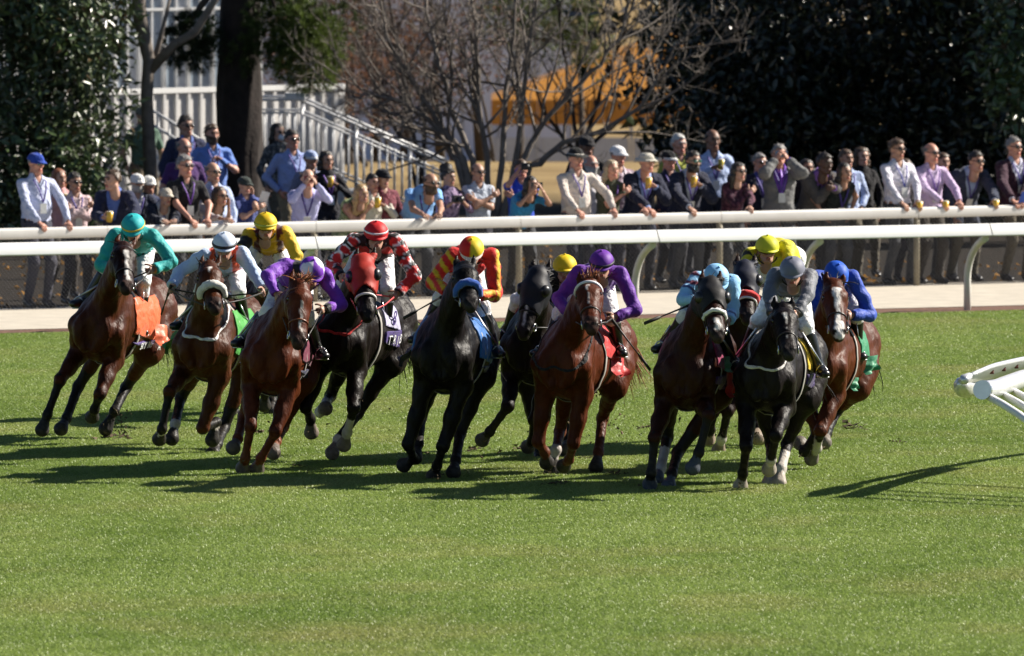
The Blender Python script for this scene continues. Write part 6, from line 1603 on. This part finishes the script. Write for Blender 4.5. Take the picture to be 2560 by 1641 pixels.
    if not fem:
        m = MB()
        for sg in (-1, 1):
            q0 = hip + up * .535 * k + Rr * sg * .058 * k - fwd * .03 * k; q1 = hip + up * .515 * k + Rr * sg * .055 * k + fwd * .055 * k; q2 = hip + up * .435 * k + Rr * sg * .045 * k + fwd * .105 * k; q3 = hip + up * .475 * k + Rr * sg * .10 * k + fwd * .06 * k; q4 = hip + up * .50 * k + Rr * sg * .10 * k - fwd * .02 * k
            q = [q0, q1, q2, q3, q4]; n_ = nrm(np.cross(q2 - q1, q3 - q1)) * .005; m.add([p - n_ for p in q] + [p + n_ for p in q], [[0, 1, 3, 4], [1, 2, 3], [9, 8, 6, 5], [8, 7, 6], [0, 5, 6, 1], [1, 6, 7, 2], [2, 7, 8, 3], [3, 8, 9, 4]])
        m.build('collar', M(tuple(np.array(col) * 1.04), .8, noise=.08), o, base, smooth=False)
    if c.get('tie') is not None:
        m = MB(); m.tube([hip + up * z * k + fwd * (y) * k for z, y in ((.50, .085), (.40, .135), (.28, .145), (.12, .14))], [.012, .02, .026, .03], n=4, flat=.2, ref=Rr); m.build('tie', M(c['tie'], .5), o, base)
    if c.get('lanyard', not fem):
        lc = c.get('lan_col', (.05, .03, .22)); m = MB(); bz = .22
        yy = .165 if jk is None else .16
        for sg in (-1, 1): m.tube([hip + up * .525 * k + Rr * sg * .07 * k + fwd * -.01, hip + up * .47 * k + Rr * sg * .075 * k + fwd * (.105 + .02 * (fat - 1) * 4) * k, hip + up * .36 * k + Rr * sg * .04 * k + fwd * yy * k * fat, hip + up * bz * k + fwd * (yy + .01) * k * fat], .010, n=4, flat=.3, ref=Rr)
        m.build('lanyard', M(lc, .6), o, base)
        m = MB(); m.box(hip + up * (bz - .07) * k + fwd * (yy + .012) * k * fat, (.042, .003, .06), ax=(Rr, fwd, up)); m.build('badge', M((.62, .62, .60), .4, noise=.15, nscale=30), o, base, smooth=False)
    # head wear and hair
    st = c.get('style', 'short' if not fem else 'long')
    if st == 'short': hair_shell(o, HEAD_LO, H_, R, hk, base, g_short, np.array(hcol) * 1.3, .010 + .003 * (px % 4) / 2 if not c.get('hat') else .006, loose=not c.get('hat'))
    elif st == 'bald': hair_shell(o, HEAD_LO, H_, R, hk, base, g_bald, hcol, .009)
    elif st == 'long': long_hair(o, H_, R, hk, base, hcol, c.get('hlen', .28))
    elif st == 'curly': long_hair(o, H_, R, hk * 1.03, base, hcol, .3, True)
    elif st == 'bob': long_hair(o, H_, R, hk, base, hcol, .02, True)
    elif st == 'bun':
        hair_shell(o, HEAD_LO, H_, R, hk, base, g_short, hcol, .022, wr=.006); m = MB(); m.ball(H_ + R @ (V(0, .06, .12) * hk), (.085, .085, .07), 10, 7); m.v = [tuple(np.array(p) + RNG.normal(0, .007, 3)) for p in m.v]; m.c = [hcol] * len(m.v)
        m.build('hair_bun', HAIR, o, base, colored=True)
    if c.get('beard'): hair_shell(o, HEAD_LO, H_, R, hk, base, g_beard, HCOL[c['beard']], .006, name='beard')
    if c.get('hat'):
        hc_, kind = c['hat'][0], c['hat'][1]; cap_hat(o, H_, R, hk, base, hc_, kind=kind, brim=c['hat'][2] if len(c['hat']) > 2 else None, band=c['hat'][3] if len(c['hat']) > 3 else None)
    if c.get('shades', False): glasses(o, H_, R, hk, base, c['shades'] if isinstance(c['shades'], tuple) else (.006, .006, .008))
    if c.get('mask'):
        m = MB(); m.ball(H_ + R @ (V(0, -.085, -.06) * hk), (.05, .04, .048), 10, 7, ax=R.T); m.build('face_mask', M((.6, .66, .75), .8), o, base)
    # things held
    for it in c.get('hold', ()):
        kind, s = it[0], it[1]; p = j['gL' if s == 'B' else 'g' + s]
        if kind == 'cup':
            m = MB(); u2 = nrm(V(.1, -.05, 1)); m.tube([p - u2 * .05, p + u2 * .075], [.032, .043], n=12); q = V(p[0], p[1], p[2] - .05)
            co = m.build('cup', M(it[3] if len(it) > 3 else (.72, .44, .05), .3, noise=.08), None, q, loc=q, label=it[2], cat='cup', group='cups of drink held by the spectators')
            m = MB(); m.ball(p + u2 * .075, (.041, .041, .012), 10, 4, z0=0.0); m.build('foam', M((.72, .66, .5), .7), co, q)
        elif kind == 'phone':
            mid = (j['gL'] + j['gR']) / 2 if s == 'B' else p; q = V(*mid)
            m = MB(); m.box(mid, (.078, .005, .039) if s == 'B' else (.037, .005, .074), ax=(Rr, F, V(0, 0, 1))); po = m.build('phone', M(it[3] if len(it) > 3 else (.02, .02, .022), .3), None, q, loc=q, label=it[2], cat='phone', group='phones and cameras held up by the spectators', smooth=False)
            m = MB(); m.box(mid + F * .007 + Rr * .05, (.010, .003, .010), ax=(Rr, F, V(0, 0, 1))); m.build('lens', DARK_GLASS, po, q, smooth=False)
        elif kind == 'camera':
            mid = (j['gL'] + j['gR']) / 2 if s == 'B' else p; q = V(*mid)
            m = MB(); m.box(mid, (.065, .03, .043), ax=(Rr, F, V(0, 0, 1))); po = m.build('camera_body', M((.015, .015, .016), .5), None, q, loc=q, label=it[2], cat='camera', group='phones and cameras held up by the spectators', smooth=False)
            m = MB(); m.tube([mid + F * .03, mid + F * .11], [.032, .034], n=12); m.build('lens', M((.015, .015, .016), .4), po, q)
        elif kind == 'paper':
            q = V(*p); m = MB(); a3 = nrm(V(.35, -.2, 1)); m.box(p + a3 * .06, (.055, .003, .12), ax=(nrm(np.cross(a3, F)), F, a3)); m.build('programme', M(it[3] if len(it) > 3 else (.75, .74, .72), .7, noise=.1, nscale=20), None, q, loc=q, label=it[2], cat='booklet', group='programmes held by the spectators', smooth=False)
    return o

NAVY, BLACKC, LBLUE, WHITEC, LAV = (.018, .022, .055), (.016, .015, .018), (.36, .46, .72), (.62, .62, .66), (.42, .40, .66)
KH = (.22, .17, .10)
PEOPLE = [
 dict(px=90, top=377, front=1, yaw=28, back=.5, fat=1.12, wide=1.05, top_col=(.52, .56, .74), hat=((.02, .06, .36), 'cap'), shades=(.02, .12, .12), handL=('rail', 96), handR=('rail', 168), tone='ruddy', style='short', hair='grey', leg_col=(.05, .05, .07), label='person in pale blue shirt and bright blue cap, both hands on the rail'),
 dict(px=149, top=421, z=1.60, fem=1, yaw=25, top_col=(.55, .30, .30), hair='red', tone='fair', handR='chest', label='person with reddish hair and pink top next to the blue capped man', hold=[('cup', 'R', 'yellow drink held by the reddish haired person at left')]),
 dict(px=187, top=432, z=1.62, yaw=20, top_col=(.60, .46, .48), shades=1, handL='fold', handR='fold', tone='tan', lanyard=True, label='person in pinkish white shirt and sunglasses, arms folded, third from the left'),
 dict(px=280, top=424, front=1, k=.97, back=.6, yaw=-15, hyaw=-48, top_col=(.10, .16, .42), jacket=NAVY, hair='brown', handL=(258, 545, .25), handR=('rail', 330), lanyard=False, label='person in navy jacket and blue shirt turned to look left, cup in hand', hold=[('cup', 'L', 'yellow cup held by the navy jacketed person looking left')]),
 dict(px=343, top=429, z=1.66, yaw=10, top_col=WHITEC, jacket=(.02, .025, .05), hat=((.70, .69, .67), 'cap'), shades=1, beard='white', hair='white', label='person with white beard, white cap and dark jacket over a white shirt'),
 dict(px=372, top=434, z=1.62, yaw=10, top_col=(.05, .06, .12), hat=((.68, .67, .64), 'cap'), hair='grey', tone='tan', label='person in a white cap half hidden behind the white bearded man'),
 dict(px=414, top=464, front=1, k=.86, back=.45, yaw=18, top_col=(.65, .65, .66), jacket=(.014, .017, .035), tie=(.08, .12, .3), hat=((.50, .45, .38), 'cap'), lanyard=False, handL=('elbow', 408), handR=('elbow', 436), hair='brown', label='child in navy blazer and tie and beige cap leaning on the rail'),
 dict(px=463, top=388, front=1, yaw=22, back=.5, sleeve='short', top_col=BLACKC, hair='grey', shades=1, tone='ruddy', handL=('rail', 474), handR=('rail', 516), lan_col=(.10, .03, .25), label='person with grey hair in black polo shirt, both hands on the rail'),
 dict(px=461, top=345, z=1.76, yaw=20, sleeve='short', top_col=(.075, .03, .13), style='bald', hair='grey', tone='ruddy', handL='down', lanyard=False, label='bald person in a dark purple polo shirt behind the grey haired man'),
 dict(px=465, top=289, z=1.86, yaw=20, top_col=(.13, .18, .42), jacket=(.025, .03, .07), shades=1, tone='tan', fat=1.05, label='tall person with dark hair, sunglasses and navy jacket beside the slim tree'),
 dict(px=530, top=310, z=1.80, yaw=15, fat=1.15, wide=1.08, top_col=(.14, .24, .58), sleeve='short', beard='brown', hair='brown', tone='ruddy', handR='chest', label='burly bearded person in mid blue shirt left of the pine trunk'),
 dict(px=533, top=405, front=1, back=.75, k=.97, yaw=25, top_col=(.44, .52, .74), shades=1, hair='grey', style='bald', fat=1.08, handL='down', label='older balding person in pale blue shirt and sunglasses'),
 dict(px=551, top=466, front=1, back=.45, k=.92, fem=1, yaw=32, top_col=(.62, .55, .55), shades=1, hair='brown', sleeve='rolled', handR='cheek', handL=('elbow', 565), tone='tan', label='person in white top resting a cheek on one hand at the rail'),
 dict(px=612, top=436, z=1.60, yaw=25, sleeve='short', top_col=(.06, .08, .24), hat=((.035, .045, .04), 'cap'), hair='brown', handR='cheek', handL='fold', lanyard=False, label='person in dark cap and blue polo, hand at the chin', hold=[('paper', 'L', 'white folded programme held by the dark capped person')]),
 dict(px=357, top=261, z=1.80, yaw=25, sleeve='short', top_col=(.12, .20, .15), leg_col=(.26, .21, .15), hat=((.2, .2, .17), 'cap'), lanyard=False, label='person in green shirt and khaki standing behind the slim tree'),
 dict(px=696, top=308, z=1.70, fem=1, yaw=25, top_col=(.04, .045, .05), pat='floral', col2=(.2, .2, .2), shades=1, mask=1, hair='dark', hlen=.15, label='person in sunglasses and pale face mask right of the pine trunk'),
 dict(px=730, top=324, z=1.78, yaw=22, fat=1.12, wide=1.06, top_col=(.27, .34, .60), shades=1, tone='ruddy', leg_col=KH, handL='pocket', handR='down', label='stout person in light blue dress shirt and khaki trousers right of the pine'),
 dict(px=770, top=422, front=1, back=.5, k=.95, yaw=12, hyaw=8, top_col=(.46, .46, .74), tone='fair', style='bald', hair='brown', handL='face', handR='face', label='person in lavender shirt holding a red phone in front of the face', hold=[('phone', 'B', 'dark red phone held up by the lavender shirted person', (.16, .02, .04))]),
 dict(px=777, top=371, z=1.62, yaw=20, top_col=(.16, .18, .28), hat=((.35, .42, .62), 'cap', (.6, .6, .62)), tone='tan', lanyard=False, label='person in blue and white cap behind the stout man'),
 dict(px=817, top=378, z=1.64, fem=1, yaw=20, top_col=(.016, .015, .02), style='bob', hair='dark', tone='tan', handR='chest', lanyard=True, lan_col=(.12, .05, .3), label='person with short dark hair all in black holding a cup', hold=[('cup', 'R', 'amber cup held by the person in black')]),
 dict(px=905, top=461, front=1, back=.5, k=.9, fem=1, yaw=25, top_col=(.30, .34, .16), pat='floral', col2=(.07, .13, .05), hair='blonde', sleeve='none', handL='fold', handR='fold', dress=1, tone='tan', label='blonde person in a green floral dress at the rail'),
 dict(px=932, top=434, z=1.60, yaw=24, top_col=(.62, .58, .50), hair='dark', tone='ruddy', handR='chest', lanyard=False, label='person with dark hair in a cream jacket beside the blonde person', hold=[('cup', 'R', 'amber cup held by the person in the cream jacket')]),
 dict(px=957, top=417, z=1.64, yaw=28, top_col=(.22, .06, .08), pat='plaid', hat=((.012, .012, .016), 'cap'), hair='dark', lanyard=False, label='person in black cap and maroon plaid shirt near the foot of the stair'),
 dict(px=1078, top=432, front=1, back=.48, yaw=22, sleeve='short', top_col=(.20, .40, .74), shades=1, beard='brown', hair='brown', style='bald', tone='tan', fat=1.08, handL=('elbow', 1058), handR=('elbow', 1098), label='person in sky blue polo shirt leaning both forearms on the rail'),
 dict(px=1122, top=420, z=1.58, fem=1, yaw=35, top_col=(.30, .22, .34), pat='floral', col2=(.05, .03, .08), style='bun', hair='dark', tone='tan', sleeve='rolled', handL='chest', handR='chest', label='person with a dark bun in a patterned top holding a camera', hold=[('camera', 'R', 'black camera held low by the person with the bun')]),
 dict(px=1195, top=407, z=1.63, yaw=22, sleeve='short', top_col=(.40, .44, .52), shades=1, hair='brown', style='bald', tone='tan', handL='fold', handR='fold', lanyard=False, label='person in light grey polo shirt with arms folded under the bare tree'),
 dict(px=1303, top=398, z=1.64, yaw=5, sleeve='short', top_col=(.03, .08, .52), hair='brown', tone='ruddy', handL=(1298, 424, .22), handR='fold', lanyard=False, label='person in bright blue shirt holding up a black camera', hold=[('camera', 'L', 'black camera raised by the person in bright blue')]),
 dict(px=1329, top=440, front=1, back=.45, k=.9, fem=1, yaw=28, sleeve='short', top_col=(.04, .26, .50), hair='dark', tone='tan', handL='face', handR='face', label='person with long dark hair and turquoise blue top taking a picture', hold=[('phone', 'B', 'small black camera at the face of the person in turquoise blue')]),
 dict(px=1440, top=366, front=1, back=.5, fat=1.1, wide=1.05, yaw=22, top_col=(.60, .53, .48), hat=((.016, .015, .016), 'fedora', None, (.35, .33, .3)), tone='ruddy', handL=('rail', 1442), handR=('rail', 1532), hair='grey', label='person in black brimmed hat and cream shirt, hands on the rail'),
 dict(px=1478, top=387, z=1.66, yaw=20, top_col=(.58, .55, .56), style='bald', hair='white', beard='white', tone='ruddy', lanyard=False, label='older person with white hair and beard behind the black hat'),
 dict(px=1467, top=335, z=1.80, yaw=15, top_col=(.02, .018, .02), hat=((.02, .018, .02), 'cap'), tone='brown', lanyard=False, label='person all in dark clothes and cap in the shade behind the black hat'),
 dict(px=1545, top=359, z=1.78, yaw=28, sleeve='short', top_col=(.50, .42, .48), pat='plaid', hat=((.72, .71, .72), 'cap'), tone='ruddy', handL='down', handR='fold', lanyard=False, hair='grey', label='person in white cap and pinkish plaid shirt'),
 dict(px=1530, top=399, front=1, back=.55, k=.95, fem=1, yaw=22, sleeve='short', top_col=(.06, .065, .04), hair='greyblonde', hlen=.2, handL='fold', handR=('rail', 1610), lanyard=True, lan_col=(.10, .04, .22), tone='ruddy', label='person with grey blonde hair and olive shirt, one hand on the rail'),
 dict(px=1617, top=374, front=1, back=.55, yaw=25, top_col=(.30, .40, .70), jacket=(.014, .017, .04), hat=((.52, .49, .42), 'flat'), tone='ruddy', handR='chest', handL=('rail', 1620), label='person in pale flat hat and navy jacket holding a yellow cup', hold=[('cup', 'R', 'yellow cup held by the person in the pale flat hat')]),
 dict(px=1672, top=372, z=1.70, yaw=22, top_col=(.02, .022, .05), hat=((.014, .014, .016), 'cap', (.5, .5, .5)), tone='ruddy', label='person in black cap with a pale brim next to the flat hat'),
 dict(px=1698, top=335, z=1.80, yaw=18, top_col=(.34, .36, .07), hair='white', tone='ruddy', sleeve='short', label='older person with white hair in a yellow green shirt at the back'),
 dict(px=1733, top=377, front=1, back=.7, yaw=22, top_col=(.46, .50, .62), jacket=(.016, .019, .04), beard='dark', shades=(.02, .10, .08), hair='dark', tone='tan', handL=('rail', 1722), handR='chest', label='dark bearded person in navy blazer and green tinted sunglasses', hold=[('cup', 'R', 'yellow cup held by the dark bearded person')]),
 dict(px=1782, top=323, z=1.90, yaw=12, top_col=(.36, .44, .66), tone='brown', hair='dark', style='bald', handL='chest', label='tallest person at the back in a pale blue shirt, cup at the chest', hold=[('cup', 'L', 'yellow cup at the chest of the tallest person', (.5, .40, .06))]),
 dict(px=1848, top=405, front=1, back=.5, k=.93, fem=1, yaw=25, top_col=(.045, .014, .03), pat='floral', col2=(.16, .06, .09), shades=1, hair='dark', tone='fair', handL='fold', handR=('rail', 1872), label='person with dark hair and maroon patterned top, hand on the rail'),
 dict(px=1900, top=382, z=1.68, yaw=20, top_col=(.10, .09, .28), jacket=(.018, .02, .04), shades=1, hair='grey', tone='ruddy', label='grey haired person in sunglasses and dark jacket beside the phone taker'),
 dict(px=1948, top=360, front=1, back=.75, yaw=10, hyaw=5, top_col=(.16, .06, .40), jacket=(.15, .15, .15), tie=(.16, .04, .42), shades=1, hair='grey', tone='ruddy', handL='face', handR='face', label='person in grey suit and purple tie taking a phone picture', hold=[('phone', 'B', 'blue phone held up by the person in the grey suit', (.10, .16, .26))]),
 dict(px=2018, top=397, z=1.60, fem=1, yaw=15, top_col=(.03, .025, .03), hair='dark', tone='tan', label='dark haired person in black in the shade behind the grey suits'),
 dict(px=2063, top=383, front=1, back=.7, yaw=22, top_col=(.24, .12, .44), jacket=(.085, .08, .08), tie=(.10, .05, .2), hair='dark', tone='dark', handL='fold', handR=(2085, 470, .3), lanyard=False, label='person with dark skin in a grey suit and purple shirt'),
 dict(px=2116, top=372, z=1.68, yaw=22, top_col=(.36, .44, .66), hair='brown', tone='tan', handR='pocket', handL='pocket', label='person in pale blue shirt behind the sleeveless dark top'),
 dict(px=2113, top=407, front=1, back=.5, k=.93, fem=1, yaw=22, sleeve='none', top_col=(.018, .024, .022), hair='dark', hlen=.35, tone='tan', handL='pocket', handR='pocket', lanyard=True, label='person with long dark hair in a sleeveless black green top'),
 dict(px=2156, top=368, z=1.66, fem=1, yaw=15, style='curly', top_col=(.015, .014, .016), hair='brown', tone='fair', label='person with long curly brown hair in black'),
 dict(px=2243, top=347, front=1, back=.5, yaw=30, top_col=(.64, .62, .70), shades=1, hair='brown', tone='tan', handL=('rail', 2252), handR=('rail', 2292), lan_col=(.04, .05, .26), label='person in white shirt and blue lanyard leaning at the rail', hold=[('cup', 'R', 'yellow cup at the hand of the white shirted person at the rail')]),
 dict(px=2265, top=397, z=1.60, fem=1, yaw=15, top_col=(.03, .025, .03), hair='brown', tone='fair', label='brown haired person partly hidden behind the white shirt'),
 dict(px=2329, top=357, front=1, back=.5, yaw=28, fat=1.06, top_col=(.54, .42, .62), shades=1, style='bald', hair='grey', tone='ruddy', handL=('rail', 2352), handR=('rail', 2396), lan_col=(.10, .04, .24), label='bald person in lavender pink shirt leaning at the rail', hold=[('cup', 'L', 'yellow cup at the hand of the bald lavender shirted person')]),
 dict(px=2358, top=382, z=1.64, yaw=15, top_col=(.04, .03, .04), hair='brown', tone='fair', lanyard=False, label='short haired person hidden to the neck behind the lavender shirt'),
 dict(px=2441, top=378, front=1, back=.6, yaw=24, top_col=(.36, .44, .62), jacket=(.035, .042, .07), shades=1, hair='dark', tone='tan', handL='down', handR=('rail', 2484), label='person in slate blue blazer, dark hair and sunglasses near the right end', hold=[('cup', 'R', 'yellow cup at the hand of the slate blazered person')]),
 dict(px=2536, top=342, front=1, back=.6, yaw=28, top_col=(.52, .52, .64), jacket=(.045, .018, .032), shades=1, hair='grey', tone='ruddy', handL=('rail', 2530), handR=('rail', 2548), label='person in dark maroon blazer at the right end of the rail', hold=[('paper', 'R', 'blue folded programme held at the right end of the rail', (.03, .08, .4))]),
]
for c_ in PEOPLE: spectator(c_)

# ================================================================ SMALL THINGS
# turf and soil thrown up behind the hooves
m = MB(); rng = np.random.default_rng(99)
def clods(px, py, Y, n, sx, sz, r):
    for _ in range(n):
        c = P(px + rng.normal(0, sx), py - abs(rng.normal(0, sz)), Y + rng.normal(0, .5)); 
        if c[2] < .01: c[2] = .01
        rr = .75 * r * rng.uniform(.25, 1.3) ** 1.5; v = [c + rng.normal(0, 1, 3) * rr for _ in range(6)]
        m.add(v, [[0, 1, 2], [0, 2, 3], [0, 3, 4], [0, 4, 1], [5, 2, 1], [5, 3, 2], [5, 4, 3], [5, 1, 4]])
for a in ((612, 1182, 121.2, 24, 10, 12, .010), (1630, 1222, 118.8, 24, 12, 12, .010), (1850, 1222, 118.8, 24, 12, 12, .010), (1086, 1200, 120, 24, 12, 12, .010), (1377, 1195, 121, 30, 14, 20, .010), (300, 1085, 125.5, 90, 22, 45, .012), (1180, 1150, 122, 40, 60, 60, .011), (1500, 1110, 122, 150, 70, 90, .012), (1960, 1150, 120.5, 25, 45, 60, .011), (1830, 1100, 122, 45, 60, 50, .011), (640, 1080, 124, 30, 60, 40, .011), (870, 1080, 122.5, 30, 50, 50, .010)): clods(*a)
m.build('flying_turf', M((.10, .07, .035), .95, noise=.5), None, smooth=False, label='bits of soil and turf thrown up by the hooves', cat='soil', kind='stuff')
# divots: torn flaps of sod with bare soil
m = MB()
for px, py, s in ((290, 1096, .10), (640, 1085, .06), (1180, 1128, .07), (1300, 1127, .07), (2130, 1072, .10), (1610, 1075, .05), (1540, 1190, .05), (1480, 1150, .05), (745, 1172, .04), (1050, 1140, .05), (2250, 1110, .04), (1385, 1215, .06)):
    g = G(px, py)
    for _ in range(16):
        c = g + V(rng.normal(0, s), rng.normal(0, s * 3), .015 + abs(rng.normal(0, .012))); rr = s * .28
        v = [c + rng.normal(0, 1, 3) * V(rr, rr, rr * .5) for _ in range(6)]
        m.add(v, [[0, 1, 2], [0, 2, 3], [0, 3, 4], [0, 4, 1], [5, 2, 1], [5, 3, 2], [5, 4, 3], [5, 1, 4]])
m.build('divots', M((.085, .06, .03), .95, noise=.5), None, smooth=False, label='torn divots of sod lying on the turf', cat='sod', kind='stuff')
# fallen leaves behind the fence
n = 1500; rr_ = np.random.default_rng(5); t_ = rr_.uniform(-.2, 1.2, n); dq = rr_.uniform(.15, 16, n) ; fp = FBASE(0) + np.outer(t_, FBASE(1) - FBASE(0)) - np.outer(dq, fn) + np.outer(np.ones(n), V(0, 0, .012)) + np.outer(rr_.random(n) * .02, V(0, 0, 1))
dd_ = rr_.normal(0, 1, (n, 3)) * V(1, 1, .15)
def fall(n, rng): c = V(.28, .14, .03) * rng.uniform(.4, 1.5, n)[:, None]; return c
v, t3, t4, c, _ = leaf_cloud(fp, nrmr(dd_), .10, .06, rr_, fall, .1)
put('fallen_leaves', mesh34('fallen_leaves', v, t3, t4, c, (0, 0, 0)), None, DRYLEAF, label='yellow brown fallen leaves on the ground behind the fence', cat='leaves', kind='stuff')
